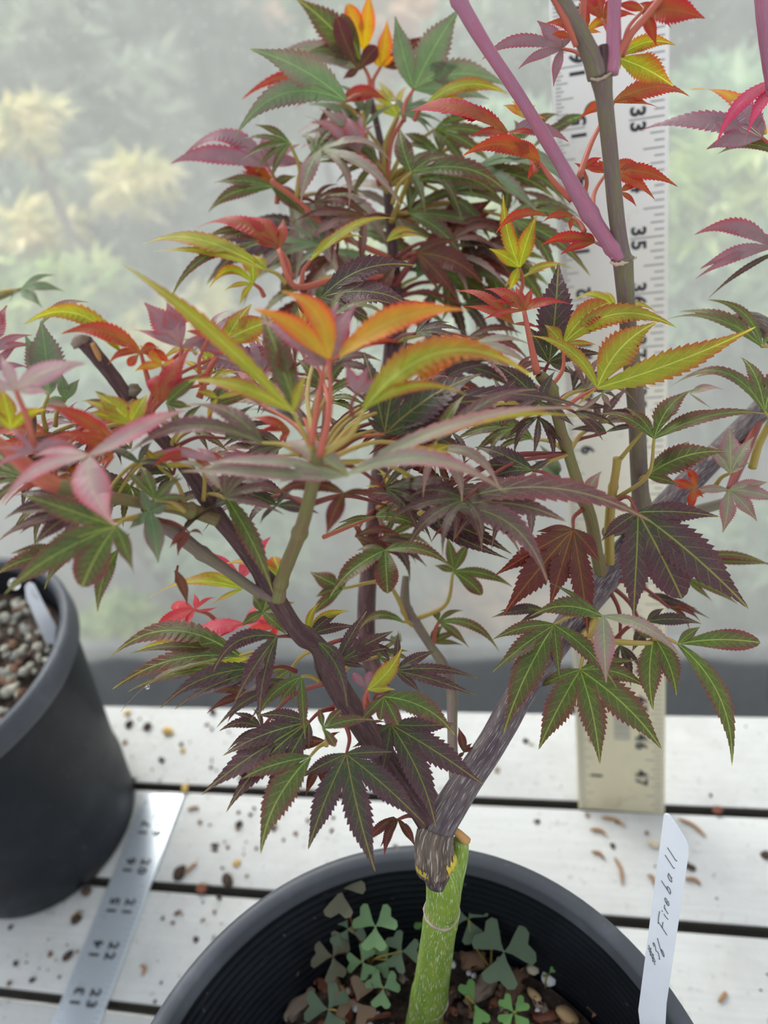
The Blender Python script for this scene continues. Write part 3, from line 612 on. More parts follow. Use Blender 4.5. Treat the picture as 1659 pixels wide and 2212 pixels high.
sorrel('bushy wood sorrel clump with bronze and green leaves left of the trunk', (800, 2085), [((736, 1920), 1.9, .36, 'b', .55, (.5, 0), 3), ((811, 2001), 1.5, .30, 'g', 2.7, (.35, .1), 3), ((719, 2066), .9, .31, 'b', .9, (.4, -.2), 3), ((783, 2078), .8, .22, 'g', 1.2, (.3, 0), 3),
  ((828, 2135), .7, .24, 'g', .5, (.25, 0), 3), ((868, 2055), 1.1, .25, 'd', .2, (.4, .2), 3), ((838, 2073), .7, .22, 'g', 2.2, (.3, 0), 3), ((752, 2006), 1.1, .28, 'd', 2.2, (.5, 0), 3)])
sorrel('low wood sorrel with brown and dull green leaves at bottom left of the soil', (755, 2210), [((709, 2180), .6, .32, 'd', 1.0, (.3, 0), 3), ((771, 2165), .6, .30, 'n', 1.3, (.3, 0), 3)])
sorrel('small bright sorrel half hidden behind the trunk', (930, 2000), [((906, 1966), .7, .24, 'k', .9, (.4, 0), 3)])
sorrel('single dull green sorrel with large leaflets right of the trunk', (1060, 2092), [((1089, 2056), .9, .42, 'd', .35, (.45, 0), 3), ((1012, 1985), 1.0, .30, 'd', -1.2, (.6, 0), 3)])
sorrel('bright green four leaved seedling at the bottom of the soil', (1112, 2215), [((1110, 2188), .55, .24, 'k', .75, (.2, 0), 4)], 'seedling', 'seedling')
sorrel('bright green two leaved seedling at the foot of the trunk', (1022, 2190), [((1025, 2168), .4, .30, 'k', 2.1, (.2, 0), 2)], 'seedling', 'seedling')
sorrel('tiny green sprout beside the white perlite lump', (1178, 2135), [((1186, 2103), .5, .10, 'k', .75, (.2, 0), 2)], 'seedling', 'seedling')
# ------------------------------------------------------------------ the maple
base0 = Pz(915, 2262, MSZ)
maple = empty('maple_tree', base0, 'grafted Japanese maple with green lower trunk and purple, green and red leaves', 'tree')
lbase = np.array([LP[0]-.5, LP[1]+.3, LSZ])
maple2 = empty('maple_tree', lbase, 'second maple whose blurred leaves enter at the left edge above the left pot', 'tree')
def branch(name, pts, mat, par=maple, n=40, sides=12, nodes=(), label=None, lump=.03):
    """pts: (x, y, depth, width in px)"""
    q = catmull(pts, n); c = np.array([P(a[0], a[1], a[2]) for a in q]); r = q[:, 3]*q[:, 2]/F/2
    s = np.linspace(0, 1, n)
    for k in nodes: r = r*(1+(.05 if sides == 18 else .24)*np.exp(-((s-k)/.018)**2))
    r = r*(1+lump*np.sin(s*37)*np.cos(s*11))
    V, Fc, UV = tube_geo(c-c[0], r, sides); o = obj(name, V, Fc, mat, par, c[0], UV)
    if label: o['label'] = label
    return o
PROF_V = np.array([0, .08, .2, .34, .46, .58, .70, .80, .90, .96, 1.0]); PROF_W = np.array([.16, .42, .74, .97, 1.0, .88, .60, .35, .16, .08, .0])
SPOON_W = np.array([.10, .20, .42, .68, .86, .98, 1.0, .90, .62, .36, .0])
PET = {'r': STEMR, 'y': STEMY, 'm': STEMM, 'p': STEMP, 'g': STEMG}
LNAME = {'X': 'crimson young leaf', 'B': 'withered brown curled leaf', 'O': 'orange young leaf', 'P': 'lilac pink leaf', 'T': 'pale pink glossy leaf', 'Y': 'yellow green leaf', 'R': 'red young leaf'}
ZUP = np.array([0, 0, 1.0])
def leaf_geo(B, n, lobes, teeth=15):
    """B base point, n leaf normal, lobes: (tip, ctrl, half width, spoon)"""
    L = []
    vr = [0, .05, .1, .15]
    for k in range(teeth): 
        a = .17+.80*k/teeth; st = .80/teeth; vr += [a, a+st*.5, a+st*.93]
    vr += [.975, 1.0]; vr = np.array(vr); saw = np.zeros(len(vr)); 
    for k in range(teeth): saw[4+3*k+1] = .55; saw[4+3*k+2] = 1.0
    m = len(vr)
    for tip, ctl, hw, sp in lobes:
        t = vr[:, None]; Q = (1-t)**2*B+2*t*(1-t)*ctl+t*t*tip
        ln = np.linalg.norm(tip-B); Q = Q+n*(ln*.05*np.sin(np.pi*t)); Q = Q-n*(ln*random.uniform(-.02, .12)*np.clip((t-.55)/.45, 0, 1)**2); T = np.gradient(Q, axis=0); T /= np.linalg.norm(T, axis=1)[:, None]+1e-9; tw = np.clip(t-.2, 0, 1)*random.gauss(0, .55)
        S = np.cross(n, T); S /= np.linalg.norm(S, axis=1)[:, None]+1e-9; S = S*np.cos(tw)+np.cross(T, S)*np.sin(tw)
        d = np.concatenate([[0], np.cumsum(np.linalg.norm(np.diff(Q, axis=0), axis=1))]); L.append((Q, T, S, d, hw, sp, ln))
    V = []; Fc = []; UV = []; U2 = []; k0 = 0
    for i, (Q, T, S, d, hw, sp, ln) in enumerate(L):
        w = hw*np.interp(vr, PROF_V, SPOON_W if sp else PROF_W); fold = random.uniform(-.05, .32); wob = random.random()*6; ph = random.random()*6
        edges = {}
        for sg in (1, -1):
            amp = (.11 if sp else .23)*(.55+.45*np.sin(vr*2.4+.3)); e = w*(1+amp*(saw-.4)*(vr > .16)); pts = Q+S*(sg*e)[:, None]+T*(saw*ln*.05/teeth)[:, None]
            E = e.copy()
            for j in (i-1, i+1):
                if 0 <= j < len(L):
                    Qj, dj = L[j][0], L[j][3]; dirj = Qj[8]-Qj[0]; diri = Q[8]-Q[0]
                    if (dirj@S[4])*sg <= 0 or nrm(dirj)@nrm(diri) < -.35: continue
                    mx = min(d[-1], dj[-1])
                    Mj = np.stack([np.interp(d, dj, Qj[:, c]) for c in range(3)], 1); ds = np.linalg.norm(Mj-Q, axis=1)/2; f = np.clip((d/mx-.34)/.22, 0, 1); f = f*f*(3-2*f)
                    lim = ds+f*hw*1.4; sel = w > lim; q = (d/mx < .34) & sel
                    E2 = np.minimum(E, lim); pts[sel] = (Q+S*(sg*E2)[:, None])[sel]; pts[q] = ((Mj+Q)/2)[q]; E = np.where(sel, E2, E)
            edges[sg] = (pts, E)
        pl, el = edges[-1]; pr, er = edges[1]
        rip = np.sin(vr*9+ph)*.05*hw
        rows = []
        for u, (ep, ee, sg) in ((-1, (pl, el, -1)), (-.5, (pl, el, -1)), (0, (Q, w*0, 0)), (.5, (pr, er, 1)), (1, (pr, er, 1))):
            a = abs(u); X = Q+(ep-Q)*a+n*(fold*ee*a+rip*a*(1 if u > 0 else -1))[:, None]; rows.append((X, sg*ee*a))
        for r in range(m):
            for X, sw in rows: V.append(X[r]); UV.append((.5+.5*sw[r]/hw, vr[r]))
            U2 += [(-1, 0), (-.5, 0), (0, 0), (.5, 0), (1, 0)]
        for r in range(m-1):
            for c in range(4):
                a = k0+r*5+c; Fc.append((a, a+1, a+6, a+5))
        k0 += m*5
    return np.array(V), Fc, UV, U2
NLEAF = 0
STUFF = []; MODE = ['leaf']
def leaf(ty, t, h, bx, by, lobes, pet=None, par=maple, teeth=15, wscale=1.0):
    global NLEAF; NLEAF += 1
    B = P(bx, by, t); tc = nrm(CAM-B); n = nrm(ZUP*h+tc*(1-h)+rng.normal(size=3)*.10)
    LB = []
    for lb in lobes:
        x, y = lb[0], lb[1]; bend = lb[2] if len(lb) > 2 else random.uniform(-.03, .06); wf = lb[3] if len(lb) > 3 else 0
        L2 = math.hypot(x-bx, y-by); d = ray(x, y); tt = ((B-CAM)@n)/(d@n) if abs(d@n) > .05 else t
        lim = .55*L2*t/F; tt = min(max(tt, t-lim), t+lim); tip = P(x, y, tt)
        dx, dy = (x-bx)/L2, (y-by)/L2; px, py = (dy, -dx)
        if abs(dx) < .15:
            if px < 0: px, py = -px, -py
        elif py > 0: px, py = -px, -py
        ctl = P((bx+x)/2+px*bend*2*L2, (by+y)/2+py*bend*2*L2, (t+tt)/2)
        L3 = np.linalg.norm(tip-B); sp = wf < 0; hw = L3*(abs(wf) if wf else min(.14, .10+.02/max(L3, .3)))*wscale*(1 if sp or h < .25 else .86)
        LB.append((tip, ctl, hw, sp))
    V, Fc, UV, U2 = leaf_geo(B, n, LB, teeth)
    if MODE[0] == 'stuff': STUFF.append((V, Fc, UV, U2, LM[ty]))
    else: o = obj('leaf', V-B, Fc, LM[ty], par, B, UV, True, U2)
    if ty in LNAME and MODE[0] == 'leaf': o['label'] = LNAME[ty]
    if pet:
        ex, ey = pet[0], pet[1]; et = pet[2] if len(pet) > 2 and pet[2] else t+.25; k = pet[3] if len(pet) > 3 else ('r' if ty in 'ROXPY' else 'm' if ty in 'DM' else 'y')
        sag = pet[4] if len(pet) > 4 else .06; L2 = math.hypot(ex-bx, ey-by); px, py = (ey-by), -(ex-bx)
        if py > 0 or (py == 0 and px < 0): px, py = -px, -py
        c = [P(bx, by, t), P((bx+ex)/2+px*sag*2, (by+ey)/2+py*sag*2, (t+et)/2), P(ex, ey, et)]
        q = catmull(c, 12)-B; w = pet[5] if len(pet) > 5 else 8.5; r = np.linspace(w*.75, w*1.35, 12)*t/F/2
        V, Fc, UV = tube_geo(q, r, 7)
        if MODE[0] == 'stuff': STUFF.append((V+B, Fc, UV, [(0, 0)]*len(V), PET[k]))
        else: obj('petiole', V, Fc, PET[k], o, B, UV)
    return o if MODE[0] == 'leaf' else None
# ---- trunk, graft and limbs: (x, y, depth, width)
tb = 11.9
branch('rootstock_trunk', [(905, 2290, 12.3, 86), (915, 2215, 11.6, 80), (931, 2130, 10.9, 77), (947, 2020, 10.0, 74), (957, 1950, 9.4, 74), (958, 1890, 9.0, 80), (948, 1850, 8.8, 74)], ROOT, n=60, sides=18, nodes=(.30, .57), label='bright green lower trunk with pale flecks', lump=.015)
branch('rootstock_stub', [(962, 1975, 9.45, 50), (978, 1900, 9.1, 48), (992, 1850, 8.95, 40), (996, 1815, 8.85, 34)], ROOT, n=24, label='green stub left beside the graft', lump=.01)
CUT = plain('cut_wood_orange', (.45, .25, .09), .8, .3, 80)
q = np.array([P(975, 1790, 8.8), P(990, 1800, 8.8), P(1008, 1818, 8.85), P(1006, 1826, 8.85), P(985, 1815, 8.82)]); V, Fc, UV = tube_geo(catmull(q[:3]-q[0], 8), np.linspace(.035, .06, 8), 8)
obj('cut_face', V, Fc, CUT, maple, q[0])
for y, x, w in ((1968, 954, 76), (2158, 927, 80)):
    t = 9.55 if y < 2000 else 11.15; gs = []
    c = P(x, y, t); ax_ = nrm(P(x+6, y-60, t-.5)-c); e1 = nrm(np.cross(ax_, R_)); e2 = np.cross(ax_, e1); th = np.linspace(0, 2*math.pi, 28); rr = w*t/F/2*.985
    ringp = np.array([(math.cos(a)*e1+math.sin(a)*e2)*rr+ax_*(.02*math.sin(a*3)) for a in th]); V, Fc, UV = tube_geo(ringp, .010+.008*np.abs(rng.normal(size=28)), 6, False)
    obj('bud_scar_ring', V, Fc, plain('bud_scar', (.50, .40, .32), .8, .4, 200), maple, c)
branch('scion_trunk', [(948, 1900, 8.95, 60), (940, 1850, 8.75, 82), (938, 1815, 8.7, 78), (955, 1775, 8.7, 70), (1000, 1700, 8.9, 66), (1060, 1610, 9.2, 63), (1130, 1490, 9.6, 60), (1215, 1370, 10.0, 60), (1300, 1255, 10.4, 66), (1385, 1150, 10.7, 54), (1500, 1030, 11.1, 52), (1640, 890, 11.6, 48), (1760, 770, 12.0, 52)], BARKR, n=120, sides=18, nodes=(.07, .46, .66), label='purple grey striped right limb rising from the graft')
branch('graft_union', [(935, 1880, 8.78, 76), (938, 1850, 8.72, 86), (938, 1815, 8.68, 84), (945, 1790, 8.68, 76)], BARK, n=16, sides=16, label='knobbly grey bark at the graft')
TAPE = plain('yellow_grafting_tape', (.55, .42, .05), .5, .4, 120)
for y, x, w, a0, a1, hh in ((1856, 938, 88, -1.35, -.55, .12), (1852, 942, 88, .35, 1.25, .14)):
    c = P(x, y, 8.74); fw_ = CAM-c; fw_[2] = 0; fw_ = nrm(fw_); sd_ = np.cross(ZUP, fw_); rr = w*8.74/F/2*1.02; V = []; Fc = []
    for k, a in enumerate(np.linspace(a0, a1, 12)):
        for z in (-hh, -hh*.3, hh*.3, hh): V.append((math.cos(a)*fw_+math.sin(a)*sd_)*(rr-(.02 if abs(z) == hh else 0))+ZUP*(z*(.6+.4*math.sin(k*1.7))))
    for k in range(11):
        for q in range(3): Fc.append((k*4+q, k*4+4+q, k*4+5+q, k*4+1+q))
    obj('grafting_tape', V, Fc, TAPE, maple, c)
branch('limb', [(945, 1800, 8.75, 60), (915, 1755, 8.7, 56), (860, 1680, 8.75, 54), (765, 1540, 8.65, 56), (722, 1470, 8.5, 50), (690, 1400, 8.4, 42), (640, 1360, 8.3, 40), (600, 1300, 8.2, 42), (565, 1240, 8.1, 36), (505, 1160, 7.95, 34), (470, 1115, 7.85, 37), (430, 1050, 7.75, 32), (370, 970, 7.65, 31), (310, 905, 7.55, 31), (275, 855, 7.5, 29)], BARKD, n=110, sides=14, nodes=(.32, .40, .55, .77), label='dark maroon left limb')
branch('pruned_stub', [(280, 865, 7.5, 30), (245, 815, 7.45, 31), (205, 765, 7.4, 33), (182, 738, 7.4, 36)], BARKD, n=24)
V, Fc = pebble_geo((.075, .085, .06), .9); obj('dead_tip', V, Fc, plain('dead_wood_grey', (.20, .16, .13), .9, .5, 150, .8), maple, P(172, 742, 7.38))
V, Fc = pebble_geo((.085, .07, .055), .9); obj('dead_tip', V, Fc, plain('dead_bud_grey', (.16, .13, .09), .9, .5, 150, .8), maple, P(290, 842, 7.5))
branch('bark_patch', [(199, 742, 7.32, 10), (211, 765, 7.32, 13), (217, 780, 7.34, 7)], CUT, n=8)
branch('side_stem', [(600, 1296, 8.15, 34), (606, 1262, 8.05, 30), (622, 1215, 7.8, 31), (645, 1158, 7.4, 32), (660, 1110, 7.1, 30), (672, 1060, 6.8, 30), (683, 1010, 6.5, 30), (686, 975, 6.35, 24)], STEMG, n=50, nodes=(.15, .45), label='green forked stem')
branch('side_stem', [(590, 1290, 8.15, 28), (548, 1273, 8.05, 23), (490, 1232, 7.9, 24), (432, 1192, 7.75, 30), (370, 1145, 7.6, 32), (335, 1128, 7.5, 27)], STEMGR, n=40, nodes=(.15, .58))
branch('side_stem', [(470, 1122, 7.8, 32), (430, 1108, 7.7, 32), (404, 1102, 7.6, 34), (380, 1098, 7.5, 26), (320, 1090, 7.2, 24), (230, 1072, 6.9, 28), (150, 1058, 6.7, 32), (90, 1035, 6.6, 36), (40, 1000, 6.5, 34), (5, 970, 6.4, 30), (-60, 930, 6.3, 26)], STEMG, n=60, nodes=(.17, .62))
branch('side_stem', [(140, 1056, 6.68, 33), (100, 1040, 6.6, 40), (60, 1010, 6.5, 36), (10, 968, 6.4, 30), (-40, 930, 6.3, 24)], STEMR, n=24)
branch('leader', [(1392, 1175, 10.75, 38), (1385, 1090, 10.4, 37), (1380, 1010, 10.1, 37), (1374, 880, 9.7, 37), (1360, 740, 9.3, 36), (1350, 620, 8.95, 39), (1346, 566, 8.8, 43), (1344, 545, 8.75, 33), (1332, 470, 8.55, 34), (1318, 330, 8.2, 34), (1306, 220, 7.95, 36), (1300, 175, 7.85, 46), (1292, 135, 7.8, 46)], STEMGR, n=100, sides=16, nodes=(.08, .53), label='upright grey green leader')
branch('pink_shoot', [(1345, 575, 8.8, 28), (1325, 540, 8.7, 30), (1285, 480, 8.6, 34), (1240, 405, 8.45, 33), (1215, 360, 8.4, 28), (1185, 310, 8.3, 28), (1120, 205, 8.1, 27), (1050, 100, 7.95, 28), (1005, 25, 7.85, 33), (970, -40, 7.8, 30)], STEMP, n=70, nodes=(.12, .25, .93), label='pink young shoot')
branch('side_stem', [(1292, 165, 7.82, 46), (1272, 110, 7.7, 40), (1240, 50, 7.55, 38), (1195, -30, 7.4, 36)], STEMGR, n=24)
branch('side_stem', [(1245, 100, 7.6, 12), (1225, 50, 7.5, 14), (1190, -20, 7.4, 14)], STEMR, n=12)
branch('side_stem', [(1318, 160, 7.8, 36), (1325, 110, 7.75, 34), (1326, 40, 7.7, 30), (1330, -40, 7.6, 28)], STEMP, n=18)
branch('side_stem', [(1300, 165, 7.78, 26), (1303, 120, 7.75, 26), (1302, 100, 7.74, 24)], BARKD, n=10)
branch('side_stem', [(1320, 150, 7.78, 18), (1350, 90, 7.7, 16), (1400, 30, 7.6, 15), (1440, -20, 7.5, 13)], STEMR, n=16)
branch('side_stem', [(1262, 100, 7.7, 12), (1258, 60, 7.68, 14), (1262, -20, 7.6, 14)], STEMR, n=12)
branch('node_scar', [(1318, 566, 8.72, 5), (1332, 571, 8.68, 8), (1352, 566, 8.7, 9), (1374, 556, 8.75, 6)], plain('papery_scar', (.42, .33, .24), .8, .4, 200), n=14, lump=.4)
branch('node_scar', [(1276, 170, 7.75, 5), (1293, 172, 7.72, 7), (1316, 160, 7.74, 6), (1331, 142, 7.78, 5)], plain('papery_scar', (.42, .33, .24), .8, .4, 200), n=14, lump=.4)
branch('side_stem', [(1300, 1250, 10.3, 26), (1288, 1190, 10.15, 28), (1276, 1120, 10.0, 27), (1252, 1055, 9.8, 25), (1228, 980, 9.6, 24), (1212, 930, 9.4, 24), (1200, 880, 9.2, 26), (1186, 835, 9.0, 30), (1166, 810, 8.9, 24)], STEMG, n=60, nodes=(.33, .55, .85))
branch('side_stem', [(1318, 1225, 10.35, 20), (1316, 1150, 10.2, 22), (1320, 1085, 10.0, 21), (1330, 1020, 9.8, 18), (1334, 990, 9.7, 20)], STEMY, n=30, nodes=(.62,))
branch('rear_limb', [(955, 1765, 8.9, 34), (895, 1660, 9.9, 36), (835, 1520, 10.9, 38), (795, 1400, 11.5, 40), (792, 1300, 11.8, 39), (798, 1230, 12.0, 38), (812, 1100, 12.2, 38), (832, 900, 12.4, 38), (848, 740, 12.6, 36), (852, 600, 12.7, 28), (842, 470, 12.8, 22), (836, 400, 12.85, 20), (826, 330, 12.9, 17), (812, 260, 13.0, 14), (798, 205, 13.0, 13)], BARKD, n=110, nodes=(.62, .8), label='dark rear limb carrying the treetop')
branch('side_stem', [(985, 1710, 9.0, 26), (978, 1620, 9.7, 22), (977, 1540, 10.2, 23), (976, 1490, 10.5, 26), (960, 1440, 10.6, 22), (930, 1395, 10.8, 20), (898, 1345, 11.0, 22), (876, 1310, 11.1, 24), (876, 1245, 11.2, 14)], STEMGR, n=50, nodes=(.45, .85))
branch('side_stem', [(850, 620, 12.6, 16), (910, 540, 12.5, 14), (965, 489, 12.4, 10)], STEMM, n=14)
branch('side_stem', [(845, 480, 12.7, 14), (870, 420, 12.2, 11), (888, 375, 11.6, 9)], STEMY, n=14)
branch('side_stem', [(850, 600, 12.6, 16), (740, 600, 11.9, 14), (655, 620, 11.4, 13), (625, 605, 11.3, 12), (603, 540, 11.4, 12)], STEMR, n=24)
branch('side_stem', [(848, 560, 12.7, 14), (720, 500, 12.3, 12), (640, 430, 12.2, 12), (585, 390, 12.2, 12)], STEMR, n=22)
branch('side_stem', [(838, 420, 12.8, 12), (800, 330, 12.6, 9), (782, 240, 12.6, 8)], STEMY, n=16)
branch('side_stem', [(836, 400, 12.8, 12), (845, 310, 12.7, 10), (870, 260, 12.6, 9)], STEMR, n=16)
branch('side_stem', [(1640, 900, 11.55, 24), (1600, 1000, 11.0, 22), (1575, 1060, 10.6, 16)], STEMM, n=16)
branch('side_stem', [(1625, 1010, 10.0, 18), (1640, 960, 9.8, 16), (1670, 900, 9.6, 14)], STEMY, n=14)
branch('side_stem', [(1310, 1150, 10.4, 26), (1400, 1130, 10.9, 24), (1480, 1110, 11.3, 24), (1570, 1085, 11.6, 22)], STEMGR, n=16)
branch('side_stem', [(1645, -30, 8.2, 34), (1650, 40, 8.3, 32), (1658, 120, 8.5, 28), (1668, 190, 8.7, 26)], STEMP, n=16)
branch('side_stem', [(1720, 815, 11.85, 30), (1745, 700, 11.2, 30), (1735, 540, 10.4, 28), (1712, 380, 9.7, 27), (1688, 270, 9.1, 26), (1668, 190, 8.7, 26)], STEMP, n=40, nodes=(.35, .62))
branch('twig', [(1735, 540, 10.4, 12), (1700, 545, 10.2, 10), (1664, 536, 10.0, 8)], STEMR, n=10)
branch('twig', [(1668, 190, 8.7, 14), (1680, 178, 8.75, 10), (1690, 170, 8.8, 9)], STEMR, n=8)
branch('twig', [(1712, 380, 9.7, 11), (1705, 360, 9.7, 10), (1698, 345, 9.7, 8)], STEMR, n=8)
branch('twig', [(1745, 730, 11.4, 14), (1690, 745, 10.4, 10), (1646, 748, 9.9, 8)], STEMY, n=10)
branch('twig', [(1670, 900, 9.6, 12), (1690, 930, 10.4, 14), (1700, 850, 11.7, 16)], STEMY, n=12)
branch('twig', [(-60, 930, 6.3, 20), (-50, 860, 6.9, 14), (-20, 790, 7.5, 9)], STEMR, n=12)
branch('side_stem', [(1740, 790, 11.9, 40), (1700, 760, 10.6, 40), (1640, 695, 10.4, 34), (1590, 690, 10.3, 26)], BARK, n=12)
branch('side_stem', [(1285, 1340, 10.1, 26), (1270, 1370, 9.9, 24), (1240, 1395, 9.75, 16)], STEMY, n=12)
branch('side_stem', [(1225, 1390, 10.0, 14), (1300, 1385, 9.6, 14), (1368, 1389, 9.3, 12), (1410, 1389, 9.2, 8)], STEMY, n=14)
branch('side_stem', [(60, 960, 7.7, 20), (70, 915, 7.6, 18), (68, 890, 7.5, 16)], BARK, n=10)
# dead bits
branch('withered_leaf_stalk', [(384, 1222, 7.55, 5), (381, 1240, 7.5, 6), (380, 1258, 7.5, 6)], STEMM, n=8)
leaf('B', 7.5, .1, 378, 1232, [(405, 1310, .05, .13)]); leaf('B', 7.35, .4, 410, 1150, [(366, 1185, .1, .14), (384, 1200, .1, .2), (438, 1156, .2, .16), (300, 1130, .1, .06)])

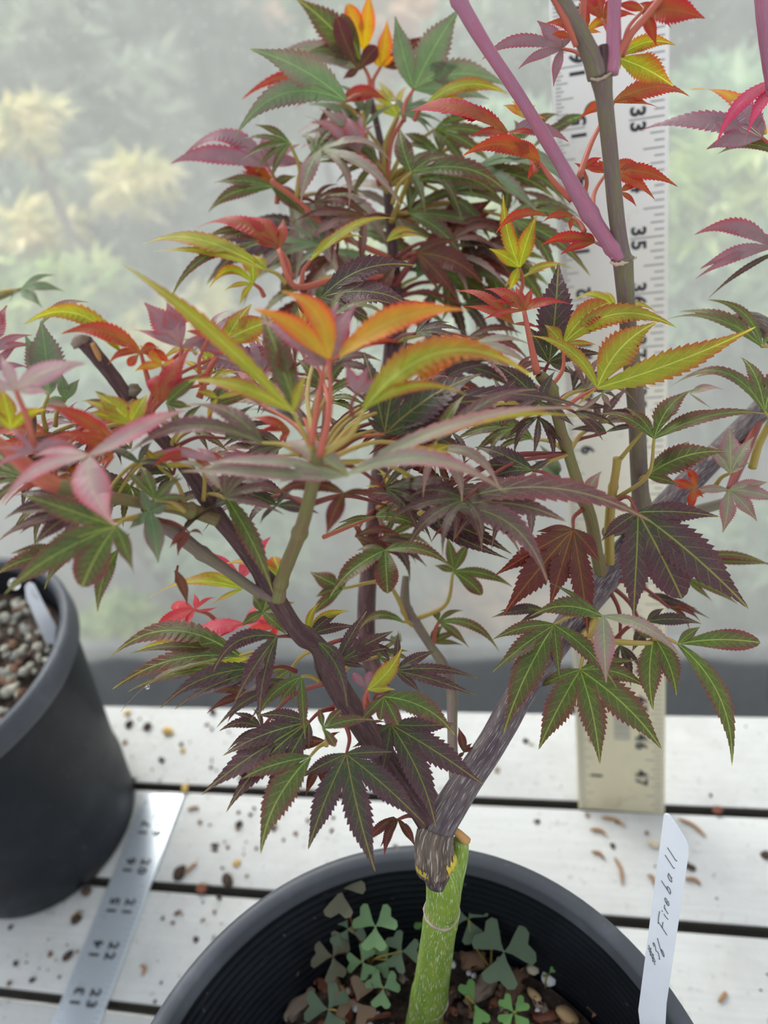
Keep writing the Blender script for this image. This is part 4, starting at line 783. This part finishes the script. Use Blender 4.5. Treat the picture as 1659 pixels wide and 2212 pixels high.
# ---- leaves copied from the photograph one by one: type depth h bx by | tips (x,y,bend,half width) | petiole
LEAVES = """
D 8.3 .15 748 1629|644,1683;665,1841,.03;813,1889,-.02;921,1785;850,1625|745,1560
D 8.7 .15 844 1565|760,1615;825,1668;943,1791;1047,1697;987,1563|838,1535
D 8.5 .2 667 1560|555,1546;478,1633;430,1718,.02;486,1756;561,1743;667,1620|720,1530
G 8.1 .2 669 1635|516,1683;559,1843,.06,.16;600,1650|725,1600,8.5,y
G 7.9 .3 698 1573|736,1533,0,-.2;810,1552,.04,.13;725,1612,0,-.2;690,1530,0,-.2|705,1610
M 8.6 .3 700 1600|640,1625;610,1600;735,1580
Y 8 .2 794 1490|868,1399,-.08,.16;854,1490,.05,.15|790,1530
P 8.1 .3 790 1488|763,1453,0,-.22;800,1450,0,-.22;770,1470|790,1530
G 8.2 .3 829 1505|786,1548,0,-.2;821,1556,0,-.22;860,1565,0,-.22;985,1587,.10,.16
G 8.2 .3 651 1462|555,1550,.1,.12;600,1530,.05,.12;659,1598,0,.10|690,1470
D 8.3 .4 640 1480|466,1575,.10,.07;503,1513,.12,.09;540,1555,.1,.08
D 8.2 .4 598 1375|460,1447,.18,.13;507,1514,.02,.14;560,1560,.05,.1|660,1390
D 8.6 .6 578 1444|343,1525,.08,.09;374,1528,.03,.09;480,1500,.05,.09|640,1450
G 9.6 .8 517 1417|282,1410,.04,.08;230,1417,.16,.10;240,1486,.06,.09;252,1523,.05,.05;360,1440,.03,.1|590,1420
X 10.3 .4 422 1318|368,1309,.05,-.25;419,1282,.1,.2;466,1289,.1,.1;470,1310,-.1,.08;400,1370,.1,.14;321,1373,.06,.16|470,1345
X 10.3 .6 530 1350|382,1403,.08,.17;470,1380,.05,.12;615,1356,.05,.12;560,1300,0,.15
X 10.6 .5 520 1250|470,1215,.05,.12;440,1190,.05,.1;540,1190,.05,.15;585,1160,.05,.2
Y 10.6 .6 524 1272|321,1285,.08,.09;400,1250,.1,.08;450,1310,.0,.1
G 10 .4 568 1322|520,1352,0,.25;545,1285,0,.25;600,1235,0,.25;640,1300,0,.22;620,1370,0,.2
Y 10.2 .5 610 1250|590,1200,0,-.25;560,1215,0,-.25;600,1300,0,.2;480,1215,.1,.1
Y 9 .4 665 1370|757,1319,.12,.12;690,1300,.1,.12
D 8.9 .5 668 1372|777,1353,.04,.12;740,1320,.05,.14
D 8.6 .3 730 1430|793,1318,.02,.12;851,1363,.02,.16;835,1400,.02,.18;796,1443,.02,.12|700,1430
D 8.1 .4 688 1388|746,1463,.16,.12;749,1526,.10,.11
D 9 .4 854 1449|860,1360,.02,.1;943,1404,.02,.14;1037,1464,.05,.07;1030,1504,.02,.08;910,1496,.02,.14|800,1480
G 10.4 .6 832 1188|768,1187,.05,.16;710,1284,.04,.16;837,1278,0,-.26;979,1224,.10,.13;890,1170,.05,.1|850,1250
G 11 .3 979 1235|937,1221,.03,.2;965,1152,.02,.16;1018,1166,.02,.16;1109,1268,.08,.1;1041,1285,.05,-.2|898,1338,11,y,-.12
G 10.8 .3 740 1271|668,1235,0,.26;751,1210,.02,.2;665,1338,.03,.14;680,1290,.05,.2|882,1341,11,y,.16
G 11 .4 948 1343|940,1316,0,-.3;1001,1318,.1,.12;1079,1407,.16,.08;1015,1402,.05,.12|940,1390,11,r
G 11 .5 932 1390|993,1368,.08,.14;1001,1393,.05,.1;960,1350,.1,.2
G 10.6 .6 870 1343|771,1360,.20,.13;810,1330,.1,.12|890,1350
F 10.9 .2 854 1395|865,1365,0,.3;845,1370,0,.3
D 8.8 .5 908 1116|1109,1199,.03,.12;1073,1150,.03,.09;1103,1207,-.05,.07;1000,1180,0,.1
G 9.2 .6 810 1116|920,1146,.06,.16;870,1090,.05,.12;700,1157,.0,.08;730,1130,0,.1|700,1160,8,r,0,7
M 6.9 .3 742 1066|705,1157,.02,.22;590,1069,.14,.12;820,1070,.05,.12
D 9.3 .1 1378 1107|1297,1169,.03,.15;1365,1337,.02,.145;1473,1294,.02,-.20;1618,1316,.03,.14;1555,1116,.03,.13|1318,1092,9.9,m,.22
M 9.5 .1 1238 1144|1159,1148,.02,.14;1066,1247,.02,.13;1085,1331,.02,.14;1189,1312,.02,.15;1273,1376,.0,.10;1297,1215,.02,.20|1258,1100,9.9,m,.1
D 9.7 .3 1180 1320|1060,1335,.05,.09;1080,1320,.05,.12;1120,1345,.03,.12
G 9.2 .15 1197 1350|1062,1383,.06,.10;1062,1454,.02,.12;1087,1583,.03,.12;1208,1460,0,.12;1335,1486,.05,.10|1285,1330,9.8
M 9.7 .3 1195 1370|1100,1450,.03,.13;1130,1440,0,.1;1205,1450,0,.15
G 9.6 .1 1253 1447|1156,1488,.03,.13;1163,1620,.02,.15;1296,1652,.03,.14;1434,1620,.04,.14;1400,1488,.10,.13;1387,1426,.03,.11|1290,1380,9.9
M 9.8 .3 1265 1440|1310,1410,.05,.15;1330,1470,.05,.15;1285,1500,0,.2
G 8.4 .4 1301 1331|1185,1256,.02,.05;1143,1329,.12,.17|1310,1360,9
S 8.35 .3 1303 1331|1309,1473,.0,.18;1477,1424,.10,.09
G 9 .3 1465 1391|1514,1353,.03,.2;1643,1389,.04,-.14;1581,1656,.12,.09|1410,1380,9.3
G 9.3 .2 1413 1376|1370,1360,0,.2;1462,1503,.06,.17;1411,1535,-.06,.16
D 9.6 .3 1398 1342|1365,1408,0,.2;1435,1314,.05,.2;1518,1346,.05,.14|1330,1380
S 9.8 .3 1574 1059|1491,1062,.04,.14;1561,1152,.03,.2;1637,1126,.02,.2;1690,1085,.05,.16;1660,1040,0,.2|1490,1078,10.3,y
G 11 .5 1480 1208|1670,1219,.06,.06;1680,1215,-.03,.05
G 10.8 .4 1480 1249|1596,1307,.05,.08;1540,1300,.02,.1
D 10.8 .4 1400 1285|1500,1330,.03,.1;1535,1338,.03,.07;1470,1300,.03,.12
N 7.8 .5 960 1090|745,1065,.02,.10;925,1065,0,.2;1030,1060,.02,.1;1413,1130,.10,.075|905,1110,8.2
N 7.7 .5 960 1094|1227,1122,.05,.12;1185,1256,.16,.12;1040,1128,-.1,.03
G 8.2 .6 965 1098|830,1066,.05,.12;850,1050,.1,.08
Y 8.6 .3 1290 838|1144,725,.14,.09;1420,696,.10,.23;1632,707,-.03,.10;1241,880,0,.05|1222,880,8.8,r,.02
S 8.8 .3 1300 850|1497,757,.03,.09;1320,880,0,.2;1241,888,-.08,.1
Y 9 .2 1216 744|1176,700,.03,.24;1316,651,.08,-.20;1464,708,.18,.10;1289,744,.03,.09|1184,842,9,r,-.08
D 9.3 .2 1186 782|1137,702,.02,.18;1206,560,.02,.16;1304,764,.06,.12;1238,809,.03,.15|1175,835
R 8.8 .5 1132 671|1043,624,.12,.14;1060,650,.1,.1;1113,617,.02,.2;1150,620,0,.2;1191,644,.08,.16;1238,658,.1,.12;1043,690,.05,.08|1161,809,8.9,r,0,13
R 8.9 .5 1110 700|980,622,.1,.07;1000,660,.05,.08;1170,710,.05,.1
G 9 .3 1413 947|1292,892,.10,.10;1350,880,.08,.14;1508,833,.10,.19;1565,880,.04,.10;1680,890,.06,.07|1335,1075,9.9,y,-.10
D 9.3 .4 1392 927|1292,893,.16,.11;1345,900,.1,.14|1333,1000,9.8,y,0
G 9.8 .2 1396 1028|1491,951,.03,.11;1572,974,.08,.17;1467,1049,.04,.15|1385,1035
S 9.7 .4 1490 850|1565,840,.08,.16;1535,880,-.02,.05
D 9.9 .5 1309 934|1255,897,.04,.13;1231,927,.03,.13;1270,945,0,.12;1393,924,.05,.10|1245,1040,9.9,m,.20
S 9.6 .3 1578 1022|1528,954,.02,.15;1575,917,.02,.22;1629,941,.02,.22;1619,998,.02,.2|1545,1050,10,y
R 9.9 .4 1500 1055|1440,1040,.05,.2;1475,1010,.2,.2;1520,1075,0,.2;1490,1110,0,.2
G 9.4 .6 1652 890|1447,823,.22,.08;1501,803,.16,.09;1599,762,.06,.12;1700,770,.05,.14|1680,960
G 9.9 .6 1646 748|1413,695,.12,.08;1466,664,.06,.09;1528,649,.16,.07;1690,700,.05,.12
Y 10.2 .6 1330 665|1240,640,.12,.12;1300,625,.1,.1;1420,672,.10,.08
S 6.4 .85 752 1028|578,955,.05,.16;428,1003,.02,.06;388,1000,-.06,.07;600,1035,-.04,.09|690,1010,6.5
S 6.4 .8 748 1026|1095,1068,.12,.085;900,985,.06,.08;1282,870,.03,.045
Y 6.7 .7 770 1020|1316,900,.06,.036;983,965,.03,.12
N 6.6 .7 566 957|400,869,.10,.13;268,975,.12,.075;470,925,.1,.10|650,985,6.5
T 6.2 .45 192 985|60,985,.06,.12;0,1092,.10,.10;248,1135,-.10,.24;403,870,-.03,.10|217,1078,6.8,y,.03,12
P 6.2 .5 75 975|167,965,.14,.18;-10,965,0,.1;20,920,0,.1;-20,1015,.05,.1
O 6.2 .25 710 775|545,663,.06,.13;607,623,.17,.17|690,985,6.3,r,-.03,13
P 6.3 .3 700 790|730,650,.05,.2;770,655,.05,.22;640,700,.05,.15;560,690,.06,.12;650,780,.05,.2|672,960,6.3,r,0,12
O 6.25 .4 733 770|830,705,.05,.16;1016,666,.08,.12|708,790,6.3,r
R 6.5 .4 745 760|861,734,.06,.12
Y 6.3 .35 787 884|1066,760,.13,.16;1160,802,.20,.10;1008,849,.13,.07|697,980,6.35,y,-.06,13
P 6.4 .3 770 850|745,783,.02,.2;798,790,.02,.2;840,815,.02,.2|760,900,6.4,m
Y 6.3 .4 633 889|255,560,.02,.040;398,816,.06,.09;661,806,.02,.15|684,990,6.4,y,0,12
G 6.35 .3 637 880|560,660,.02,.13;600,700,.02,.12
D 7.5 .2 831 937|783,755,.02,.14;880,725,.02,.15;1041,805,.05,.17;965,902,.03,.14;790,900,0,.14|720,985,7.5,r
D 7.6 .5 820 945|1075,865,.06,.12;1000,880,.05,.14;740,940,.05,.12
D 7.3 .5 598 1092|433,1074,.10,.12;560,1130,.05,.12;500,1050,.05,.14;640,1050,.05,.16;690,1110,.05,.15
G 7.4 .2 484 1066|591,1282,.03,.085|470,1050
R 7 .4 626 932|537,899,.05,.15;555,935,.08,.12;600,960,.02,.2
D 7.2 .5 664 922|530,882,.05,.08;580,890,.04,.1;640,880,.03,.14
D 8.5 .3 1150 1016|1023,960,.02,.16;1022,1010,.05,.18;1050,1035,.05,.15;1190,995,.05,.2|1200,1040
G 7.2 .3 942 955|1008,844,.03,.13|940,985
N 7 .5 945 950|1160,829,.05,.07;1100,870,.02,.09
D 8.8 .3 1165 870|1066,785,.06,.18;1075,850,.03,.15;1110,905,.05,.15;1240,920,.04,.14;1200,800,.04,.15
Y 7.6 .5 894 1000|983,960,.04,.2;850,975,.04,.16;940,990,0,.2
D 8 .6 870 900|1060,860,.05,.09;1290,880,.06,.05
F 7.6 .15 105 853|53,721,.02,.18;88,690,.02,.22;120,800,0,.2|100,930
S 7.7 .3 90 700|195,653,.16,.09|88,760
F 7.8 .2 142 863|172,818,.03,.2;130,800,0,.2;90,880,.05,.2|120,920
T 6.2 .4 34 844|0,767,.03,.18;187,782,.06,.19;109,848,.03,.18;-60,825,.03,.18|76,978,6.3,r,.02,13
Y 6.6 .3 24 927|-20,880,0,.18;0,830,.02,.22;101,883,.10,.18
R 7.3 .3 304 762|233,786,.16,.14;129,716,.12,.14;337,747,.05,-.35;370,795,.18,.18|322,830,7.4,r,0,10
Y 7.35 .3 268 765|40,699,.22,.10;210,730,.1,.13
R 7.2 .3 300 765|276,790,0,-.3;262,740,.05,.14;345,750,.1,.2
P 7.3 .2 392 749|281,709,.03,.10;311,651,.02,.24;360,651,.02,.26;393,640,.02,.06;481,739,.06,.15;532,775,.08,.10|386,830,7.4,r,0,10
Y 7.5 .2 487 735|500,690,.02,.25;545,655,.02,.2;600,690,.02,.22;570,735,.02,.12|430,860,7.5,r,.02,12
Y 7 .2 281 914|177,863,.05,.12;208,848,.03,.26;319,851,.02,.26;185,894,.05,.14|290,940
R 7.1 .25 342 868|335,810,.02,-.34;420,740,.03,.14;415,810,.02,.18;470,800,.05,.1|330,900
G 7.1 .3 360 870|440,805,.03,.14;380,870,.03,.16;415,880,.03,.2
R 6.7 .4 238 947|99,873,.05,.13;182,896,.04,.18;130,930,-.03,.1
G 7.3 .3 460 880|520,805,.04,.12;545,855,.04,.14;470,835,.02,.2
G 6.5 .25 250 1137|125,1090,.05,.1;38,1064,.0,.13;66,1216,.04,.15;0,1284,.03,.11;177,1269,.02,-.24;290,1241,.03,.19|300,1115,7
D 7 .5 180 1100|8,1115,.03,.06;0,1160,.05,.1;70,1180,.05,.16
F 7 .2 324 1107|342,1218,.02,.19;387,1023,.02,.12;365,1090,.02,.3;300,1055,.02,.2;270,1150,.02,.2|402,1103,7.5
G 7.3 .3 253 1190|209,1323,.06,.15;280,1150,0,.2
G 7.4 .5 140 1195|-15,1240,.04,.14;20,1195,.04,.14;60,1250,.03,.14
F 13 .7 45 625|89,661,.02,.2;139,628,.05,.12;120,590,.05,.1;20,650,.02,.2|-40,660,13.2,y
F 11.2 .1 747 218|507,296,.22,.10;540,104,.05,.15|790,205,12.8,r
S 13 .2 782 150|580,116,.10,.10;700,130,.05,.14
G 13 .1 780 135|638,-5,.03,.17;735,30,.02,-.16;660,110,.1,.12|797,205,13,r
O 13.1 .1 785 110|750,8,.02,-.2;797,-25,.02,.15
M 12.9 .1 775 150|728,35,-.03,-.17;815,100,.02,-.28;740,170,.02,.2
O 13 .1 822 145|836,40,.02,.18;795,90,0,.2;860,115,.02,.14|805,205,13,r
M 13.1 .2 830 145|935,75,.04,.12;880,150,.05,.12
F 12.5 .05 894 192|854,30,-.03,.16;995,15,.03,.19;1003,132,.05,.17;1094,185,.14,.14;1060,215,.05,.1|872,262,12.5,r
Y 12 .6 922 225|1102,203,.14,.11;1018,220,.06,.13|895,260
R 12.4 .4 735 223|522,210,.20,.10;633,235,.14,.06;765,200,.05,.2;839,213,.14,.2|770,250,12.6,y
P 12 .4 775 329|661,251,.05,.12;750,248,.02,.26|820,400,12.6,r
P 12.3 .5 578 359|360,343,.05,.11;395,334,.26,.12;430,300,.1,.08;570,281,.02,.2;595,286,.02,.2;649,309,.03,.16;659,354,.06,.18|598,440,12.4,r
R 12.5 .3 590 395|505,340,.03,.18;520,370,.02,.14
G 12.3 .3 588 403|441,456,.08,.12;461,395,.05,.13;664,471,.06,.2;640,380,.04,.2|640,440
R 11.5 .4 603 537|423,485,.14,.12;512,469,.16,.17;611,469,.03,.2;540,520,.05,.16|627,605,11.4,r
G 11.7 .5 590 520|456,537,.16,.13;440,510,.1,.1
Y 11 .5 573 583|302,509,.06,.09;332,541,.04,.05;548,550,.02,.3|618,612,11.2,y
G 11.1 .5 560 520|360,640,.10,.06;406,583,.04,.08
Y 11.3 .4 547 613|451,618,.30,.14;542,552,.02,-.3;484,626,.05,.1;517,658,.05,.12|570,640
Y 11 .5 671 562|780,500,.06,.13;860,455,.05,.07|652,612,11.2,r
D 9.6 .4 695 642|896,573,.10,.15;905,664,.08,.17;800,690,.02,.14;760,590,.05,.15
G 11.5 .3 889 372|864,273,-.06,.2;968,337,.06,.20;1000,365,.10,.1;1105,412,.10,.12|848,440,12,y
G 12 .5 1010 375|1142,367,.05,.16;1200,420,.08,.12;1060,360,.05,.16
G 11.6 .6 905 390|1090,420,.08,.12;960,400,.05,.14
M 12.5 0 965 489|993,423,.02,.24;1067,431,.02,.17;1077,453,.02,.14;1100,479,.02,.1;1036,512,.02,.14|918,532,12.5,m
M 12 .2 902 547|988,519,.06,.14;1044,608,.08,.16;993,653,.03,.1;948,631,.02,.1|870,560
Y 10.4 .1 1122 577|1056,537,.05,.18;1087,418,-.05,.10;1160,462,.02,.16;1100,630,.02,.2|1122,640
Y 10.6 .4 1125 600|1090,620,.1,.2;1180,585,.08,.13;1240,575,.1,.1
Y 11.3 .5 836 522|902,500,.16,.18;925,515,.1,.08
R 9.2 .55 1097 289|950,233,.06,.13;879,238,.10,-.11;1016,291,.06,.14;1064,304,.04,.14;1170,290,.05,.12|1158,372,9,r
R 9 .25 1165 350|998,337,.18,.13;1100,298,.05,.2;1140,388,.05,.25|1236,432,8.9,r,-.02,12
P 9.3 .4 1110 285|1230,300,.08,.14;1170,260,.05,.2
P 8.4 .3 1215 105|1117,145,.04,.12;1035,122,.12,.09;1160,45,.02,.22;1195,187,.02,.16;1245,60,.05,.2|1272,135,8.2,r
Y 8.4 .2 1335 125|1465,97,.14,.12;1455,187,.03,.20;1340,150,0,.2|1318,155,8
R 7.9 .2 1390 22|1330,10,.05,.16;1418,100,.02,.16;1450,10,.05,.2;1525,40,.05,.22|1345,110,7.9,r
R 8.1 .2 1270 60|1180,50,.04,.18;1210,20,.04,.2;1250,5,0,.2;1355,30,.03,.14
O 8 .3 1268 68|1340,42,.14,.16;1300,70,.03,.14|1265,100
R 9.3 .4 1325 222|1250,255,.05,.15;1405,222,.05,.12;1440,236,.03,.05;1495,200,.10,.15|1250,385,9,r,.02,10
R 9.5 .4 1310 373|1250,355,.05,.2;1292,345,.02,.22;1395,372,.18,.18;1465,402,.08,.12;1415,432,.10,.12|1281,467,9.1,r
R 9.4 .4 1340 415|1390,400,.1,.2;1375,445,.05,.14
R 7.9 .3 1300 40|1240,-10,.05,.18;1285,-30,.02,.2;1345,-20,.03,.2;1375,30,.05,.12|1315,130,7.8,r
R 8 .5 1420 30|1380,5,.05,.2;1430,-20,.03,.2;1490,20,.06,.16;1450,60,.03,.14|1345,120,7.9,r
R 8.1 .4 1235 80|1215,40,.03,.2;1190,75,.05,.2|1262,120
R 9.4 .5 1260 365|1240,352,.05,.2;1300,340,.05,.2;1310,370,.05,.12|1262,420
O 9.6 .5 1135 255|1085,225,.05,.18;1105,215,.05,.2;1160,222,.05,.2;1180,255,.05,.15
G 11.8 .5 1130 300|1080,285,.05,.22;1110,260,.05,.2;1210,240,.08,.13
G 11.9 .4 1260 250|1300,215,.05,.2;1185,300,.10,.16;1140,330,.05,.1
R 8.8 .3 1285 523|1253,501,.04,.24;1164,530,.10,.12;1210,550,.06,.16;1240,520,.04,.2|1325,560,8.7,p
R 8.8 .3 1237 470|1172,478,.14,.14;1232,500,.05,.2|1262,500,8.7,r
R 8.9 .4 1180 465|1068,502,.14,.10
P 9.5 .4 1646 297|1525,320,.04,.2;1386,282,.09,.10;1516,240,.02,.22;1576,212,.02,.24;1620,240,.02,.24|1700,380,9.6,r
O 9.6 .5 1655 290|1576,221,.06,.14;1488,190,.12,.10
X 8.8 .4 1690 170|1545,312,.10,.10;1630,200,.05,.14;1612,290,.05,.12
G 9.7 .6 1700 345|1548,327,.12,.10
P 10 .4 1668 535|1500,506,.16,.13;1511,582,.06,.12;1500,603,.05,.07;1640,500,.05,.22
D 10.2 .4 1690 540|1529,644,.04,.04
S 10.4 .3 1262 1085|1300,1015,.05,.2;1275,1050,.02,.2
F 11.2 .3 1215 1040|1165,960,.05,.14;1190,1000,.05,.16;1150,990,0,.12
P 7.5 .3 -20 760|15,658,.02,.2;68,720,.05,.13;75,745,.05,.1;-10,640,0,.2
P 7.5 .4 -15 800|60,790,.05,.14;40,745,.05,.12
M 8.8 .4 860 1770|822,1830,.03,.14;880,1800,.03,.18;898,1830,.03,.16;830,1775,.02,.2|905,1765,8.8,m
M 8.8 .4 852 1765|785,1825,.04,.14;830,1850,.04,.14;818,1790,.02,.16
M 9.1 .3 1003 1625|990,1570,.02,.2;1020,1605,.05,.2;1030,1612,0,.14;985,1640,0,.2
M 9 .3 868 1650|850,1700,.03,.15;890,1720,.03,.15;880,1610,.05,.15
S 6.9 .6 150 885|96,872,.05,.2;250,940,.04,.10;175,920,.05,.14
G 7.2 .5 255 900|172,862,.06,.14;200,840,.06,.12;350,925,.04,.12;290,860,.03,.2|300,940
R 7 .4 245 985|98,945,.12,.12;205,1010,.02,.16;160,985,.08,.12|215,1060,7,r
P 6.7 .4 140 975|20,985,.10,.12;60,1030,.05,.12;170,960,.03,.16|120,1045,6.8,r
D 7.6 .6 175 985|55,950,.08,.12;80,1000,.04,.12;120,1030,.02,.14
S 7.4 .6 100 1040|-10,1010,.06,.12;0,1055,.06,.10;150,1020,.05,.16
G 7.5 .5 75 1015|10,985,.05,.14;160,1030,.06,.12;120,990,.06,.14
F 7.9 .4 30 950|-20,890,.02,.2;60,890,.02,.18;95,935,.04,.14
D 7.3 .5 150 1085|5,1120,.06,.10;30,1070,.08,.09;70,1140,.05,.10|250,1075
M 7.4 .5 130 1120|-5,1165,.05,.10;40,1150,.05,.10
G 7.6 .5 175 1170|40,1240,.04,.14;90,1270,.03,.13;230,1250,.05,.12|300,1120
G 6.9 .4 335 1080|260,1010,.05,.12;300,1000,.04,.16;395,1030,.05,.14;420,1080,.05,.12|400,1105
Y 7.2 .4 345 1010|300,960,.02,.14;390,960,.04,.14;420,1010,.06,.12|400,1090,7.6,y
D 7.1 .6 300 1000|215,965,.06,.12;370,1010,.06,.12;330,950,.05,.14
R 7.0 .5 420 985|330,1005,.08,.14;500,1000,.08,.13;470,1040,.03,.16|440,1080,7.6,y
S 6.8 .6 440 1010|360,1000,.05,.13;560,1035,.06,.10;480,1060,.02,.16
P 6.9 .5 470 1000|330,975,.04,.08;420,965,.05,.14;560,985,.05,.14
Y 7.2 .3 470 860|425,845,.05,.2;445,905,.0,.16;540,850,.04,.12|455,930,7.4,r
P 7.4 .5 470 770|545,800,.05,.12;520,740,.04,.16;440,740,.02,.16|440,850,7.4,r
O 7.3 .4 350 790|290,800,.06,.2;395,780,.05,.2;300,745,.03,.16|355,860,7.4,r
R 7.2 .4 450 730|400,715,.06,.12;420,680,.02,.18;470,690,.03,.14;510,760,.06,.12|435,830,7.4,r
G 9.9 .7 500 1440|300,1455,.06,.09;270,1490,.03,.06;380,1500,.06,.10;420,1470,.02,.12|590,1430
Y 10 .7 540 1425|285,1400,.08,.06;330,1440,.04,.1
M 9.6 .6 545 1500|445,1540,.06,.10;420,1500,.08,.10;490,1560,.05,.12|620,1470
X 10.2 .5 600 1355|545,1330,.05,.14;510,1375,.05,.14;575,1400,.02,.2
M 8.7 .3 690 1650|700,1700,.02,.2;660,1720,.02,.16;735,1690,.02,.16
"""
for ln in LEAVES.strip().split('\n'):
    a = ln.split('|'); hd = a[0].split(); lob = [tuple(float(v) for v in l.split(',')) for l in a[1].split(';')]
    pet = None
    if len(a) > 2:
        q = a[2].split(','); pet = [float(q[0]), float(q[1]), float(q[2]) if len(q) > 2 else None]+([q[3]] if len(q) > 3 else [])+[float(v) for v in q[4:]]
        if len(q) == 3: pet = pet[:3]
    tree = maple2 if float(hd[1]) == 13 and float(hd[3]) < 60 else maple
    leaf(hd[0], float(hd[1]), float(hd[2]), float(hd[3]), float(hd[4]), lob, pet, tree)
branch('twig', [(-120, 700, 13.6, 16), (-40, 660, 13.3, 12), (45, 625, 13, 8)], STEMG, maple2, n=12)
tp = catmull([lbase, lbase+np.array([.1, 0, 3]), lbase+np.array([-.2, .2, 6]), P(-120, 700, 13.6)], 20); V, Fc, UV = tube_geo(tp-lbase, np.linspace(.25, .08, 20), 10); obj('trunk', V, Fc, BARKD, maple2, lbase, UV)
# ---- the dense inner leaves whose single outlines the photograph does not give
def fill(n, xr, yr, tr, types, size, hr, nodes, wr=(.075, .12)):
    for i in range(n):
        x, y = random.uniform(*xr), random.uniform(*yr); t = random.uniform(*tr); k = random.choice([3, 5, 5]); s = random.uniform(*size); h = random.uniform(*hr)
        nd = min(nodes, key=lambda p: (p[0]-x)**2+(p[1]-y)**2); out = math.atan2(y-nd[1], x-nd[0]); a0 = out+random.gauss(0, .7); sp = random.uniform(.38, .62); lb = []; f = 1-.5*h
        for j in range(k):
            q = (j-(k-1)/2); L = s*(1-.14*abs(q))*random.uniform(.85, 1.15); an = a0+q*sp; ex, ey = L*math.cos(an), L*math.sin(an)*f+.12*L
            lb.append((x+ex, y+ey, random.uniform(.02, .18), random.uniform(*wr)))
        leaf(random.choice(types), t, h, x, y, lb, (nd[0], nd[1], nd[2]), teeth=9)
RN3 = [(440, 1070, 7.75), (370, 970, 7.65), (310, 905, 7.55), (505, 1160, 7.95)]
RN5 = [(690, 1000, 6.6), (665, 1090, 7.0), (645, 1158, 7.4), (1228, 980, 9.6), (1200, 880, 9.2)]
fill(30, (560, 1130), (860, 1120), (7.4, 9.4), 'NDDGMNS', (130, 240), (.55, .95), RN5)
fill(18, (60, 520), (880, 1090), (7.2, 8.4), 'NGDPSGR', (110, 190), (.5, .9), RN3)
fill(14, (430, 720), (670, 900), (7.4, 9.5), 'NDPGYR', (110, 190), (.3, .8), RN3+RN5)
fill(8, (1080, 1300), (780, 980), (9.3, 10.4), 'NDGM', (110, 180), (.4, .9), RN5)
MODE[0] = 'stuff'
RN = [(842, 470, 12.8), (836, 400, 12.85), (850, 560, 12.7), (852, 640, 12.65), (848, 740, 12.6), (740, 600, 11.9), (720, 500, 12.3), (640, 430, 12.2)]
fill(19, (660, 1000), (380, 690), (12.4, 13.8), 'DDDGGMDGSMF', (150, 250), (.35, .85), RN)
fill(12, (540, 800), (280, 540), (11.8, 12.9), 'SGDPGFGM', (120, 210), (.35, .85), RN)
fill(8, (760, 960), (180, 380), (12.2, 13.0), 'GYSGRF', (100, 170), (.3, .8), RN)
fill(11, (900, 1160), (300, 640), (11.9, 13.0), 'GGDFMG', (120, 220), (.35, .85), RN)
RN2 = [(832, 900, 12.4), (812, 1100, 12.2), (798, 1230, 12.0), (848, 740, 12.6)]
fill(9, (600, 1120), (720, 960), (9.5, 11.8), 'DDGDMGS', (110, 190), (.2, .7), RN2)
fill(8, (640, 1050), (1060, 1200), (10.2, 11.6), 'GGDGMY', (90, 150), (.3, .7), RN2)
RN3 = [(440, 1070, 7.75), (370, 970, 7.65), (310, 905, 7.55), (505, 1160, 7.95)]
fill(8, (100, 540), (900, 1090), (7.9, 8.8), 'DGDSGR', (90, 150), (.3, .8), RN3)
fill(4, (0, 200), (860, 1050), (7.6, 8.6), 'SPDG', (80, 130), (.2, .7), RN3)
RN4 = [(690, 1400, 8.4), (765, 1540, 8.65), (722, 1470, 8.5), (640, 1360, 8.3)]
fill(7, (560, 860), (1380, 1580), (8.9, 9.8), 'GDMGYR', (70, 120), (.2, .6), RN4)
fill(3, (1330, 1480), (1290, 1420), (9.8, 10.6), 'DGM', (70, 120), (.2, .6), [(1300, 1250, 10.3), (1385, 1150, 10.7)])
Vs, Fs, Us, U2s, mi, mats = [], [], [], [], [], []; k_ = 0
for V, Fc, UV, U2, mt in STUFF:
    if mt not in mats: mats.append(mt)
    Vs.append(V-base0); Fs += [tuple(a+k_ for a in f) for f in Fc]; Us += list(UV); U2s += list(U2); mi += [mats.index(mt)]*len(Fc); k_ += len(V)
so = obj('inner_foliage', np.vstack(Vs), Fs, None, maple, base0, Us, True, U2s); so['kind'] = 'stuff'
for mt in mats: so.data.materials.append(mt)
so.data.polygons.foreach_set('material_index', mi)
# ---- water beads
GL = N('water'); GLM = GL.done(GL.n('BsdfGlass', {'IOR': 1.33, 'Roughness': 0.0}))
for x, y, t, s, lb in ((850, 218, 12.3, .045, 'water bead hanging from a yellow green leaf tip near the treetop'), (424, 759, 7.2, .04, 'water bead hanging under the lilac leaf above the left limb'), (318, 1484, 9.4, .03, 'water bead on the long olive leaf tip at lower left'), (31, 1262, 6.5, .05, 'water bead on the pale leaf tip above the left edge pot')):
    V, Fc = pebble_geo((s, s, s*1.1), 0.0); props(obj('water_bead', V, Fc, GLM, None, P(x, y, t)), lb, 'water drop')
n_ = sum(1 for o in maple.children if o.name.split('.')[0] == 'leaf'); print('leaves', NLEAF, n_)
